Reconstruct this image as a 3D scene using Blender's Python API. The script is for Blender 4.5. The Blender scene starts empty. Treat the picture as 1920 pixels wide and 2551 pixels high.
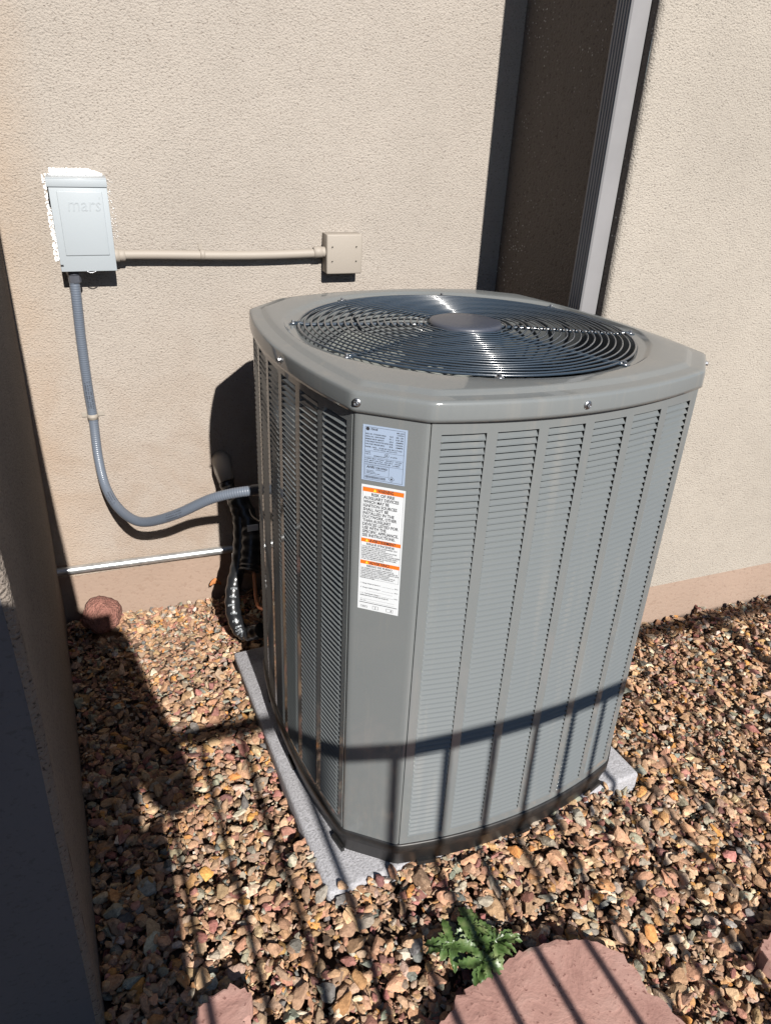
import bpy, bmesh, math, random
import numpy as np
from mathutils import Vector, Matrix, Euler, noise

SC = bpy.context.scene
COL = SC.collection
rnd = random.Random(11)
RNG = np.random.default_rng(5)

# ---------------------------------------------------------------- camera, sky, sun, exposure
cam_d = bpy.data.cameras.new('camera')
cam = bpy.data.objects.new('camera', cam_d); COL.objects.link(cam); SC.camera = cam
right = Vector((0.9351243, -0.3514958, 0.0446451))
up = Vector((0.1320781, 0.4627243, 0.8766080))
fwd = Vector((0.3287824, 0.8138408, -0.4791297))
mw = Matrix(((right.x, up.x, -fwd.x, 0.7004703), (right.y, up.y, -fwd.y, -2.2206819),
             (right.z, up.z, -fwd.z, 1.5188532), (0, 0, 0, 1)))
cam.matrix_world = mw
cam_d.sensor_fit = 'VERTICAL'; cam_d.sensor_height = 24.0; cam_d.lens = 24.0 * 1827.889 / 2551.0
cam_d.clip_start = 0.05; cam_d.clip_end = 2000

SUN_EL = math.radians(35.0); SUN_AZ = math.radians(-2.0)   # azimuth of the light's travel, from +y towards +x
world = bpy.data.worlds.new('World'); SC.world = world; world.use_nodes = True
wn = world.node_tree; wn.nodes.clear()
sky = wn.nodes.new('ShaderNodeTexSky'); sky.sky_type = 'NISHITA'; sky.sun_disc = False
sky.sun_elevation = SUN_EL; sky.sun_rotation = math.radians(180.0) + SUN_AZ
sky.altitude = 1500; sky.dust_density = 0.6; sky.air_density = 1.0; sky.ozone_density = 1.5
bg = wn.nodes.new('ShaderNodeBackground'); bg.inputs[1].default_value = 0.05
wo = wn.nodes.new('ShaderNodeOutputWorld')
wn.links.new(sky.outputs[0], bg.inputs[0]); wn.links.new(bg.outputs[0], wo.inputs[0])
sun_d = bpy.data.lights.new('sun', 'SUN'); sun_d.energy = 5.0; sun_d.angle = math.radians(0.53)
sun_d.color = (1.0, 0.955, 0.89)
sun = bpy.data.objects.new('sun', sun_d); COL.objects.link(sun)
LD = Vector((math.sin(SUN_AZ) * math.cos(SUN_EL), math.cos(SUN_AZ) * math.cos(SUN_EL), -math.sin(SUN_EL)))
sun.rotation_euler = LD.to_track_quat('-Z', 'Y').to_euler()
sun.location = (1.0, -6.0, 6.0)
SC.view_settings.view_transform = 'Standard'; SC.view_settings.look = 'None'
SC.view_settings.exposure = 0.85; SC.view_settings.gamma = 1.0; SC.view_settings.use_curve_mapping = False
SC.cycles.max_bounces = 6; SC.cycles.diffuse_bounces = 2; SC.cycles.glossy_bounces = 3
SC.cycles.use_denoising = True

# ---------------------------------------------------------------- materials
def mat(name, color, rough=0.5, metal=0.0, spec=0.5, coat=0.0):
    m = bpy.data.materials.new(name); m.use_nodes = True
    b = m.node_tree.nodes['Principled BSDF']
    b.inputs['Base Color'].default_value = (*color, 1); b.inputs['Roughness'].default_value = rough
    b.inputs['Metallic'].default_value = metal; b.inputs['Specular IOR Level'].default_value = spec
    b.inputs['Coat Weight'].default_value = coat; b.inputs['Coat Roughness'].default_value = 0.12
    return m, m.node_tree, b

def N(t, kind, **kw):
    n = t.nodes.new(kind)
    for k, v in kw.items():
        if k.startswith('i_'): n.inputs[k[2:].replace('_', ' ')].default_value = v
        else: setattr(n, k, v)
    return n

def ramp(t, src, stops, interp='LINEAR'):
    r = t.nodes.new('ShaderNodeValToRGB'); r.color_ramp.interpolation = interp
    e = r.color_ramp.elements
    while len(e) < len(stops): e.new(0.5)
    for el, (p, c) in zip(e, stops):
        el.position = p; el.color = (*c, 1) if len(c) == 3 else c
    t.links.new(src, r.inputs[0]); return r

def mixc(t, fac, a, b, mode='MIX'):
    m = t.nodes.new('ShaderNodeMix'); m.data_type = 'RGBA'; m.blend_type = mode
    for s, v in ((m.inputs[0], fac), (m.inputs[6], a), (m.inputs[7], b)):
        if hasattr(v, 'is_output'): t.links.new(v, s)
        elif isinstance(v, (int, float)): s.default_value = v
        else: s.default_value = (*v, 1)
    return m.outputs[2]

def noise_tex(t, vec, scale, detail=4, rough=0.5, dist=0.0):
    n = t.nodes.new('ShaderNodeTexNoise'); n.inputs['Scale'].default_value = scale
    n.inputs['Detail'].default_value = detail; n.inputs['Roughness'].default_value = rough
    n.inputs['Distortion'].default_value = dist
    if vec is not None: t.links.new(vec, n.inputs['Vector'])
    return n

def bump(t, b, height, strength, dist, normal=None):
    n = t.nodes.new('ShaderNodeBump'); n.inputs['Strength'].default_value = strength
    n.inputs['Distance'].default_value = dist; t.links.new(height, n.inputs['Height'])
    if normal is not None: t.links.new(normal, n.inputs['Normal'])
    t.links.new(n.outputs[0], b.inputs['Normal']); return n.outputs[0]

def geo_pos(t):
    return t.nodes.new('ShaderNodeNewGeometry').outputs['Position']

def math_n(t, op, a, b=None, c=None):
    m = t.nodes.new('ShaderNodeMath'); m.operation = op
    for i, v in enumerate((a, b, c)):
        if v is None: continue
        if hasattr(v, 'is_output'): t.links.new(v, m.inputs[i])
        else: m.inputs[i].default_value = v
    return m.outputs[0]

def stucco(name, base, dark, grain=110.0, amp=1.0, stain=None, glint_specks=False):
    m, t, b = mat(name, base, 0.92, spec=0.15)
    p = geo_pos(t)
    big = noise_tex(t, p, 2.2, 4, 0.55)
    mid = noise_tex(t, p, 16, 3, 0.6)
    c = mixc(t, ramp(t, big.outputs[0], [(0.35, (0, 0, 0)), (0.7, (1, 1, 1))]).outputs[0], base,
             tuple(x * 0.90 for x in base))
    c = mixc(t, math_n(t, 'MULTIPLY', mid.outputs[0], 0.25), c, dark)
    mp = t.nodes.new('ShaderNodeMapping'); mp.inputs['Scale'].default_value = (1, 1, 1.25)
    t.links.new(p, mp.inputs['Vector'])
    g1 = noise_tex(t, mp.outputs[0], grain, 3, 0.6, 0.4)
    vo = t.nodes.new('ShaderNodeTexVoronoi'); vo.inputs['Scale'].default_value = grain * 1.15
    t.links.new(mp.outputs[0], vo.inputs['Vector'])
    pits = ramp(t, g1.outputs[0], [(0.34, (1, 1, 1)), (0.43, (0, 0, 0))])
    c = mixc(t, math_n(t, 'MULTIPLY', pits.outputs[0], 0.75), c, dark)
    if stain:
        sn = noise_tex(t, p, 5.0, 5, 0.6, 0.6)
        sx = t.nodes.new('ShaderNodeSeparateXYZ'); t.links.new(p, sx.inputs[0])
        low = t.nodes.new('ShaderNodeMapRange'); low.inputs[1].default_value = 1.1; low.inputs[2].default_value = 0.15
        t.links.new(sx.outputs[2], low.inputs[0])
        f = math_n(t, 'MULTIPLY', ramp(t, sn.outputs[0], [(0.44, (0, 0, 0)), (0.66, (1, 1, 1))]).outputs[0], low.outputs[0])
        c = mixc(t, math_n(t, 'MULTIPLY', f, 0.85), c, stain)
        ex = t.nodes.new('ShaderNodeMapRange'); ex.inputs[1].default_value = 0.64; ex.inputs[2].default_value = 0.47
        t.links.new(sx.outputs[0], ex.inputs[0]); en = noise_tex(t, p, 9, 4, 0.6)
        c = mixc(t, math_n(t, 'MULTIPLY', ex.outputs[0], math_n(t, 'MULTIPLY', en.outputs[0], 1.1)), c, (0.32, 0.235, 0.165))
        c = mixc(t, math_n(t, 'MULTIPLY', low.outputs[0], 0.35), c, tuple(a * b2 for a, b2 in zip(base, (0.93, 0.80, 0.74))))
    if glint_specks:  # pale dots coloured in for grains that catch the sun
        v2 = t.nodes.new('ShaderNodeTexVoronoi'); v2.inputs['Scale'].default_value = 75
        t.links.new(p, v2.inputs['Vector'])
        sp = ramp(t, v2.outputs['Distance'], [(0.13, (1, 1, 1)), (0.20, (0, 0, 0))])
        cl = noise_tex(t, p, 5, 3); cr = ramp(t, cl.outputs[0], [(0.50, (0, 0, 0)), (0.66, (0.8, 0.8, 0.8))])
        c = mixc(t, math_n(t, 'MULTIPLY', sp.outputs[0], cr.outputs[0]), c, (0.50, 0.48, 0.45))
    t.links.new(c, b.inputs['Base Color'])
    hgt = math_n(t, 'ADD', g1.outputs[0], math_n(t, 'MULTIPLY', vo.outputs['Distance'], -0.35))
    hgt = math_n(t, 'ADD', hgt, math_n(t, 'MULTIPLY', mid.outputs[0], 0.7))
    bump(t, b, hgt, 1.0, 0.0042 * amp)
    return m

M_STUCCO = stucco('cream_stucco', (0.338, 0.305, 0.271), (0.17, 0.142, 0.122), grain=165, amp=0.85, stain=(0.235, 0.185, 0.145))
M_STUCCO_R = stucco('cream_stucco_fine', (0.345, 0.312, 0.272), (0.15, 0.13, 0.112), grain=190, amp=0.8)
M_STUCCO_S = stucco('shade_toned_stucco_return', (0.135, 0.115, 0.10), (0.07, 0.058, 0.05), glint_specks=True)  # return face: cream stucco coloured down to its shade, with painted sun-lit specks
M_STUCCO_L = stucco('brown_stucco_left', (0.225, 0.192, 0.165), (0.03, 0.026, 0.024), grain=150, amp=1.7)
M_STUCCO_LF = stucco('shade_toned_stucco_end', (0.10, 0.10, 0.112), (0.075, 0.075, 0.08), grain=90, amp=0.25)  # garden wall's end face, its bluish shade put into the colour
M_STEM = stucco('pink_stem', (0.285, 0.212, 0.168), (0.22, 0.155, 0.12), grain=70, amp=0.35)

def paint(name, col, rough=0.32, coat=0.25, dust=0.05, bump_amt=0.0, coat_rough=0.12, spec=0.4):
    m, t, b = mat(name, col, rough, coat=coat)
    b.inputs['Coat Roughness'].default_value = coat_rough; b.inputs['Specular IOR Level'].default_value = spec
    p = geo_pos(t)
    n = noise_tex(t, p, 9, 6, 0.65); f = noise_tex(t, p, 260, 2)
    c = mixc(t, math_n(t, 'MULTIPLY', n.outputs[0], dust * 2), col, (0.24, 0.22, 0.19))
    t.links.new(c, b.inputs['Base Color'])
    if coat_rough < 0.08:
        mpn = t.nodes.new('ShaderNodeMapping'); mpn.inputs['Scale'].default_value = (26, 26, 1.6); t.links.new(p, mpn.inputs['Vector'])
        sn = noise_tex(t, mpn.outputs[0], 1.0, 5, 0.65)
        c = mixc(t, ramp(t, sn.outputs[0], [(0.55, (0, 0, 0)), (0.80, (0.45, 0.45, 0.45))]).outputs[0], c, (0.20, 0.185, 0.165))
        t.links.new(c, b.inputs['Base Color'])
        cr_ = math_n(t, 'ADD', math_n(t, 'MULTIPLY', sn.outputs[0], 0.16), coat_rough - 0.045); t.links.new(cr_, b.inputs['Coat Roughness'])
    r = math_n(t, 'ADD', math_n(t, 'MULTIPLY', n.outputs[0], 0.22), rough - 0.11)
    t.links.new(r, b.inputs['Roughness'])
    bump(t, b, f.outputs[0], 0.25, 0.0004 + bump_amt)
    return m

M_AC = paint('cabinet_paint', (0.119, 0.130, 0.135), 0.5, 0.75, 0.07, 0.0, 0.035, 0.1)
M_ACL = paint('louver_paint', (0.112, 0.124, 0.130), 0.5, 0.7, 0.03, 0.0, 0.05, 0.1)
M_WIRE = paint('wire_coating', (0.022, 0.034, 0.050), 0.3, 0.7, 0.0, 0.0, 0.13)
M_HUB = paint('hub_plastic', (0.030, 0.037, 0.056), 0.42, 0.1, 0.05)
M_BLADE = paint('fan_blade_paint', (0.15, 0.16, 0.15), 0.35)
M_DARK = mat('dark_interior', (0.012, 0.012, 0.013), 0.7)[0]
M_GAP = mat('seam_black', (0.01, 0.01, 0.01), 0.8)[0]
M_STEEL = mat('zinc_steel', (0.38, 0.39, 0.41), 0.38, 1.0)[0]
M_BOX = paint('light_grey_enamel', (0.30, 0.33, 0.355), 0.4, 0.1, 0.01)
M_TAN = paint('tan_paint', (0.262, 0.232, 0.20), 0.6, 0.0, 0.05, 0.0005)
M_FLEX = paint('grey_conduit', (0.10, 0.12, 0.155), 0.35, 0.2, 0.03)
M_FIT = paint('dark_fitting', (0.055, 0.06, 0.075), 0.4, 0.1, 0.03)
M_PRINT = mat('black_print', (0.02, 0.02, 0.025), 0.6)[0]
M_WPRINT = mat('white_print', (0.30, 0.33, 0.36), 0.5)[0]
M_ORANGE = mat('orange_print', (0.60, 0.13, 0.01), 0.5)[0]
M_WHITE = mat('white_label', (0.50, 0.52, 0.54), 0.4)[0]
M_BLUEW = mat('bluish_label', (0.25, 0.31, 0.41), 0.35)[0]
M_YELLOW = mat('yellow_print', (0.8, 0.5, 0.03), 0.5)[0]
M_COPPER = mat('copper', (0.55, 0.23, 0.12), 0.4, 0.8)[0]
M_CAULK = mat('white_caulk', (0.80, 0.81, 0.82), 0.9)[0]

def galv():
    m, t, b = mat('galvanized', (0.6, 0.62, 0.63), 0.33, 0.85)
    n = noise_tex(t, geo_pos(t), 35, 5, 0.6)
    t.links.new(ramp(t, n.outputs[0], [(0.3, (0.42, 0.44, 0.45)), (0.7, (0.74, 0.76, 0.77))]).outputs[0], b.inputs['Base Color'])
    return m
M_GALV = galv()

def downspout_mat():
    m, t, b = mat('downspout_paint', (0.42, 0.40, 0.40), 0.5, spec=0.35)
    n = noise_tex(t, geo_pos(t), 6, 4, 0.6)
    t.links.new(ramp(t, n.outputs[0], [(0.3, (0.165, 0.163, 0.169)), (0.7, (0.20, 0.197, 0.203))]).outputs[0], b.inputs['Base Color'])
    return m
M_DOWN = downspout_mat()

def plastic_base():
    m, t, b = mat('black_base_plastic', (0.03, 0.028, 0.027), 0.45)
    n = noise_tex(t, geo_pos(t), 30, 6, 0.7)
    t.links.new(ramp(t, n.outputs[0], [(0.42, (0.010, 0.010, 0.0105)), (0.8, (0.030, 0.026, 0.023))]).outputs[0], b.inputs['Base Color'])
    return m
M_BASE = plastic_base()

def concrete():
    m, t, b = mat('pad_concrete', (0.5, 0.5, 0.5), 0.85, spec=0.3)
    p = geo_pos(t)
    n1 = noise_tex(t, p, 170, 4, 0.7); n2 = noise_tex(t, p, 14, 4)
    c = ramp(t, n1.outputs[0], [(0.3, (0.21, 0.21, 0.22)), (0.5, (0.325, 0.325, 0.35)), (0.72, (0.43, 0.43, 0.46))]).outputs[0]
    c = mixc(t, math_n(t, 'MULTIPLY', n2.outputs[0], 0.3), c, (0.22, 0.21, 0.20))
    t.links.new(c, b.inputs['Base Color'])
    bump(t, b, math_n(t, 'ADD', n1.outputs[0], math_n(t, 'MULTIPLY', n2.outputs[0], 0.6)), 0.9, 0.004)
    return m
M_PAD = concrete()

def gravel_mat():
    m, t, b = mat('gravel_stone', (0.3, 0.2, 0.14), 0.85, spec=0.25)
    a = t.nodes.new('ShaderNodeAttribute'); a.attribute_name = 'stone'
    p = geo_pos(t)
    n = noise_tex(t, p, 130, 5, 0.65, 0.5); n2 = noise_tex(t, p, 420, 3, 0.6)
    c = mixc(t, ramp(t, n.outputs[0], [(0.33, (0, 0, 0)), (0.68, (1, 1, 1))]).outputs[0],
             mixc(t, 1.0, a.outputs[0], (0.62, 0.57, 0.53), 'MULTIPLY'), mixc(t, 1.0, a.outputs[0], (1.15, 1.09, 1.02), 'MULTIPLY'))
    t.links.new(c, b.inputs['Base Color'])
    bump(t, b, math_n(t, 'ADD', n.outputs[0], math_n(t, 'MULTIPLY', n2.outputs[0], 0.4)), 0.8, 0.0022)
    return m
M_GRAVEL = gravel_mat()

def soil():
    m, t, b = mat('soil', (0.1, 0.07, 0.05), 0.95)
    p = geo_pos(t)
    v = t.nodes.new('ShaderNodeTexVoronoi'); v.inputs['Scale'].default_value = 32
    t.links.new(p, v.inputs['Vector'])
    c = mixc(t, v.outputs['Distance'], (0.12, 0.075, 0.05), (0.07, 0.045, 0.03))
    t.links.new(c, b.inputs['Base Color']); bump(t, b, v.outputs['Distance'], 1.0, 0.01)
    return m
M_SOIL = soil()

def flag_mat():
    m, t, b = mat('pink_sandstone', (0.42, 0.2, 0.16), 0.8, spec=0.25)
    p = geo_pos(t)
    n = noise_tex(t, p, 12, 6, 0.6, 0.8); n2 = noise_tex(t, p, 90, 4, 0.6)
    c = ramp(t, n.outputs[0], [(0.3, (0.255, 0.140, 0.118)), (0.52, (0.325, 0.188, 0.158)), (0.75, (0.37, 0.235, 0.20))]).outputs[0]
    c = mixc(t, ramp(t, n2.outputs[0], [(0.60, (0, 0, 0)), (0.68, (1, 1, 1))]).outputs[0], c, (0.16, 0.078, 0.065))
    v = noise_tex(t, p, 7, 5, 0.6); 
    c = mixc(t, ramp(t, v.outputs[0], [(0.68, (0, 0, 0)), (0.74, (0.7, 0.7, 0.7))]).outputs[0], c, (0.27, 0.245, 0.20))
    t.links.new(c, b.inputs['Base Color'])
    bump(t, b, math_n(t, 'ADD', n.outputs[0], math_n(t, 'MULTIPLY', n2.outputs[0], 0.25)), 0.8, 0.006)
    return m
M_FLAG = flag_mat()

def rock_mat():
    m, t, b = mat('red_lava_rock', (0.3, 0.12, 0.09), 0.95)
    p = geo_pos(t); n = noise_tex(t, p, 60, 6, 0.7); v = t.nodes.new('ShaderNodeTexVoronoi'); v.inputs['Scale'].default_value = 140
    t.links.new(p, v.inputs['Vector'])
    t.links.new(ramp(t, n.outputs[0], [(0.3, (0.17, 0.07, 0.055)), (0.7, (0.28, 0.135, 0.105))]).outputs[0], b.inputs['Base Color'])
    bump(t, b, math_n(t, 'ADD', n.outputs[0], v.outputs['Distance']), 1.0, 0.005)
    return m
M_ROCK = rock_mat()

def leaf_mat():
    m, t, b = mat('weed_leaf', (0.05, 0.13, 0.03), 0.4, spec=0.5)
    n = noise_tex(t, geo_pos(t), 45, 4)
    t.links.new(ramp(t, n.outputs[0], [(0.3, (0.025, 0.045, 0.012)), (0.50, (0.060, 0.105, 0.028)), (0.75, (0.15, 0.18, 0.075))]).outputs[0], b.inputs['Base Color'])
    bump(t, b, n.outputs[0], 0.6, 0.004)
    return m
M_LEAF = leaf_mat()
M_TAPE = mat('black_tape', (0.012, 0.013, 0.015), 0.28, spec=0.6)[0]

# ---------------------------------------------------------------- mesh helpers
class MB:
    def __init__(s): s.v = []; s.f = []; s.sm = []
    def add(s, vs, fs, smooth=False):
        o = len(s.v); s.v += [tuple(v) for v in vs]; s.f += [tuple(i + o for i in f) for f in fs]; s.sm += [smooth] * len(fs); return s
    def box(s, x0, x1, y0, y1, z0, z1, M=None):
        vs = [Vector(p) for p in ((x0, y0, z0), (x1, y0, z0), (x1, y1, z0), (x0, y1, z0), (x0, y0, z1), (x1, y0, z1), (x1, y1, z1), (x0, y1, z1))]
        if M is not None: vs = [M @ v for v in vs]
        return s.add(vs, [(0, 3, 2, 1), (4, 5, 6, 7), (0, 1, 5, 4), (1, 2, 6, 5), (2, 3, 7, 6), (3, 0, 4, 7)])
    def bbox(s, x0, x1, y0, y1, z0, z1, r=0.003, seg=2, M=None):
        bm = bmesh.new(); bmesh.ops.create_cube(bm, size=1)
        for v in bm.verts:
            v.co = Vector((x0 + (v.co.x + .5) * (x1 - x0), y0 + (v.co.y + .5) * (y1 - y0), z0 + (v.co.z + .5) * (z1 - z0)))
        bmesh.ops.bevel(bm, geom=bm.edges[:], offset=r, segments=seg, affect='EDGES', profile=0.5)
        if M is not None: bm.transform(M)
        bm.verts.index_update()
        s.add([v.co[:] for v in bm.verts], [[v.index for v in f.verts] for f in bm.faces], seg > 1); bm.free(); return s
    def tube(s, pts, rad, n=12, caps=True, smooth=True, closed=False):
        P = [Vector(p) for p in pts]; R = rad if hasattr(rad, '__len__') else [rad] * len(P)
        L = len(P); T = []
        for i in range(L):
            a = P[(i - 1) % L] if (i > 0 or closed) else P[0]; b = P[(i + 1) % L] if (i < L - 1 or closed) else P[-1]
            T.append((b - a).normalized())
        ref = Vector((0, 0, 1)) if abs(T[0].z) < 0.9 else Vector((1, 0, 0))
        nrm = (ref - T[0] * ref.dot(T[0])).normalized(); vs = []
        for i in range(L):
            nrm = (nrm - T[i] * nrm.dot(T[i])).normalized(); bi = T[i].cross(nrm)
            for k in range(n):
                a = 2 * math.pi * k / n; vs.append(P[i] + (nrm * math.cos(a) + bi * math.sin(a)) * R[i])
        fs = []
        for i in range(L if closed else L - 1):
            j = (i + 1) % L
            for k in range(n): fs.append((i * n + k, i * n + (k + 1) % n, j * n + (k + 1) % n, j * n + k))
        s.add(vs, fs, smooth)
        if caps and not closed:
            o = len(s.v) - len(vs)
            s.f.append(tuple(o + k for k in reversed(range(n)))); s.f.append(tuple(o + (L - 1) * n + k for k in range(n))); s.sm += [False] * 2
        return s
    def lathe(s, prof, n=32, M=None, smooth=True, cap=False):
        vs = []
        for r, z in prof:
            for k in range(n):
                a = 2 * math.pi * k / n; v = Vector((r * math.cos(a), r * math.sin(a), z)); vs.append(M @ v if M is not None else v)
        fs = [(i * n + k, i * n + (k + 1) % n, (i + 1) * n + (k + 1) % n, (i + 1) * n + k) for i in range(len(prof) - 1) for k in range(n)]
        s.add(vs, fs, smooth)
        if cap:
            o = len(s.v) - len(vs); s.f.append(tuple(o + k for k in reversed(range(n)))); s.f.append(tuple(o + (len(prof) - 1) * n + k for k in range(n))); s.sm += [False] * 2
        return s
    def mesh(s, name, m):
        me = bpy.data.meshes.new(name); me.from_pydata([tuple(v) for v in s.v], [], s.f)
        me.polygons.foreach_set('use_smooth', s.sm); me.materials.append(m); me.update(); return me
    def build(s, name, m, parent=None):
        o = bpy.data.objects.new(name, s.mesh(name, m)); COL.objects.link(o)
        if parent is not None: o.parent = parent
        return o

def empty(name, loc=(0, 0, 0)):
    o = bpy.data.objects.new(name, None); o.empty_display_size = 0.1; COL.objects.link(o); o.location = loc; return o
def tag(o, label=None, cat=None, group=None, kind=None):
    if label: o['label'] = label
    if cat: o['category'] = cat
    if group: o['group'] = group
    if kind: o['kind'] = kind
    return o
def link(name, me, parent=None, M=None):
    o = bpy.data.objects.new(name, me); COL.objects.link(o); o.parent = parent
    if M is not None: o.matrix_local = M
    return o

def text_add(mb, s, size, M, width=None, shear=0.0, extrude=0.0, align='LEFT', bold=0.0):
    cu = bpy.data.curves.new('t', 'FONT'); cu.body = s; cu.size = size; cu.shear = shear; cu.extrude = extrude
    cu.resolution_u = 2; cu.offset = size * bold; cu.align_x = align
    ob = bpy.data.objects.new('t', cu)
    me = bpy.data.meshes.new_from_object(ob)
    co = [v.co.copy() for v in me.vertices]
    if width and co:
        x0 = min(c.x for c in co); x1 = max(c.x for c in co); k = width / max(1e-6, x1 - x0)
        for c in co: c.x = (c.x - (x0 if align == 'LEFT' else (x0 + x1) / 2)) * k
    mb.add([M @ c for c in co], [tuple(p.vertices) for p in me.polygons])
    bpy.data.objects.remove(ob); bpy.data.curves.remove(cu); bpy.data.meshes.remove(me)

def T(x, y, z): return Matrix.Translation((x, y, z))

# ---------------------------------------------------------------- setting: ground and walls
g = MB(); g.add([(-60, -60, -0.06), (60, -60, -0.06), (60, 60, -0.06), (-60, 60, -0.06)], [(0, 1, 2, 3)])
tag(g.build('ground', M_SOIL), kind='structure')

WALL_TOP = 3.4; STEM = 0.135; YR = -0.600; XR = 1.951; STEM_R = 0.119; BR = 0.014
house = empty('house_wall', (1.3, 0, 0))
tag(house, 'cream stucco house wall in two planes with an outward step behind the grey unit', 'wall')
def grid_wall(name, m, P0, U, V, nu, nv, parent, wob=0.0015):
    """slightly uneven sheet spanned by U and V; its normal is U x V"""
    P0, U, V = Vector(P0), Vector(U), Vector(V); nn = U.cross(V).normalized(); mb = MB(); vs = []
    for j in range(nv + 1):
        for i in range(nu + 1):
            p = P0 + U * (i / nu) + V * (j / nv)
            w = noise.noise(p * 3.1) * wob + noise.noise(p * 9.0) * wob * 0.4
            if i in (0, nu) or j in (0, nv): w = 0
            vs.append(p + nn * w)
    fs = [(j * (nu + 1) + i, j * (nu + 1) + i + 1, (j + 1) * (nu + 1) + i + 1, (j + 1) * (nu + 1) + i) for j in range(nv) for i in range(nu)]
    mb.add(vs, fs, True); o = mb.build(name, m)
    o.parent = parent; o.matrix_parent_inverse = parent.matrix_world.inverted(); return o
house_w = Matrix.Translation((-1.3, 0, 0))
def under(o, root):
    o.parent = root; o.matrix_parent_inverse = Matrix.Translation(root.location).inverted(); return o
w1 = grid_wall('rear_face', M_STUCCO, (-1.5, 0, STEM), (XR + 1.5, 0, 0), (0, 0, WALL_TOP - STEM), 60, 50, house); under(w1, house)
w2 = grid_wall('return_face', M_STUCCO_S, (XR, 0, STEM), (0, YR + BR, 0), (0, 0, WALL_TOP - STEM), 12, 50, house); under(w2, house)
w3 = grid_wall('right_face', M_STUCCO_R, (XR + BR, YR, STEM_R), (6, 0, 0), (0, 0, WALL_TOP - STEM_R), 80, 50, house); under(w3, house)
cb = MB()      # bull-nosed corner between return and right faces
vs = []; ns = 8
for z in [STEM + (WALL_TOP - STEM) * k / 60 for k in range(61)]:
    for i in range(ns + 1):
        a = math.pi + (math.pi / 2) * i / ns
        rr = BR + 0.0012 * noise.noise(Vector((a * 2, z * 22, 3)))
        vs.append((XR + BR + rr * math.cos(a), YR + BR + rr * math.sin(a), z))
cb.add(vs, [(j * (ns + 1) + i, j * (ns + 1) + i + 1, (j + 1) * (ns + 1) + i + 1, (j + 1) * (ns + 1) + i) for j in range(60) for i in range(ns)], True)
under(cb.build('corner_bead', M_STUCCO_R), house)
st = MB()      # stem wall: a hair behind the stucco above it
st.box(-1.5, XR + 0.004, 0.005, 0.05, -0.1, STEM)
st.box(XR + 0.006, XR + 0.05, YR + 0.006, 0.05, -0.1, STEM)
st.box(XR + 0.008, XR + 6.03, YR + 0.0045, YR + 0.05, -0.1, STEM_R)
under(st.build('stem_wall', M_STEM), house)
lipm = MB()    # underside of the stucco where it stops above the stem
lipm.box(-1.5, XR, 0.0002, 0.045, STEM, STEM + 0.004); lipm.box(XR + 0.02, XR + 6, YR + 0.0003, YR + 0.045, STEM_R, STEM_R + 0.004)
under(lipm.build('stucco_edge', M_STUCCO), house)

# leaning garden wall at the left
lw = empty('garden_wall', (0.4, -0.7, 0)); tag(lw, 'brown stucco wall at the left edge, in shade, running out from the house', 'wall')
def lw_x(y, z):
    base = 0.461 + 0.0535 * (-y); fz = min(1.0, z / 0.8) * (1.0 - min(1.0, max(0.0, (z - 1.0) / 0.5)))
    lean = 0.024 * (z / 1.1) * max(0.0, 1 + y / 1.2) + 0.020 * (y / 1.37) ** 2 * max(0.0, fz)
    return base + lean + 0.004 * noise.noise(Vector((0, y * 3, z * 3)))
YN = -1.375; LT = 2.3
fb = MB(); vs = []; ny, nz = 40, 46
ys = [YN + 0.012 + (0.03 - YN - 0.012) * i / ny for i in range(ny + 1)]
zs = [-0.1 + (LT + 0.1) * (j / nz) for j in range(nz + 1)]
for z in zs:
    for y in ys: vs.append((lw_x(y, z), y, z))
fs = [(j * (ny + 1) + i, j * (ny + 1) + i + 1, (j + 1) * (ny + 1) + i + 1, (j + 1) * (ny + 1) + i) for j in range(nz) for i in range(ny)]
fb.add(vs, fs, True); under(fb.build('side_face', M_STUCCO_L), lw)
nb = MB(); vs = []; K = 8
for z in zs:
    xc = lw_x(YN + 0.012, z)
    for i in range(K + 1):
        a = -math.pi / 2 + (math.pi / 2) * i / K
        rr = 0.012 + 0.0012 * noise.noise(Vector((i * .5, z * 20, 9)))
        vs.append((xc - 0.012 + rr * math.cos(a), YN + 0.012 + rr * math.sin(a), z))
nb.add(vs, [(j * (K + 1) + i, j * (K + 1) + i + 1, (j + 1) * (K + 1) + i + 1, (j + 1) * (K + 1) + i) for j in range(nz) for i in range(K)], True)
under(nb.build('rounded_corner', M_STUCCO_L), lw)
eb = MB(); vs = []
for z in zs:
    xc = lw_x(YN + 0.012, z) - 0.012
    for i in range(7): vs.append((xc - 0.32 + 0.32 * i / 6, YN + 0.0005, z))
eb.add(vs, [(j * 7 + i, j * 7 + i + 1, (j + 1) * 7 + i + 1, (j + 1) * 7 + i) for j in range(nz) for i in range(6)], True)
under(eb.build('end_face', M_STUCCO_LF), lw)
bb = MB(); bb.box(0.10, 0.42, YN + 0.02, 0.02, -0.1, LT - 0.01); under(bb.build('wall_core', M_STUCCO_L), lw)

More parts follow.
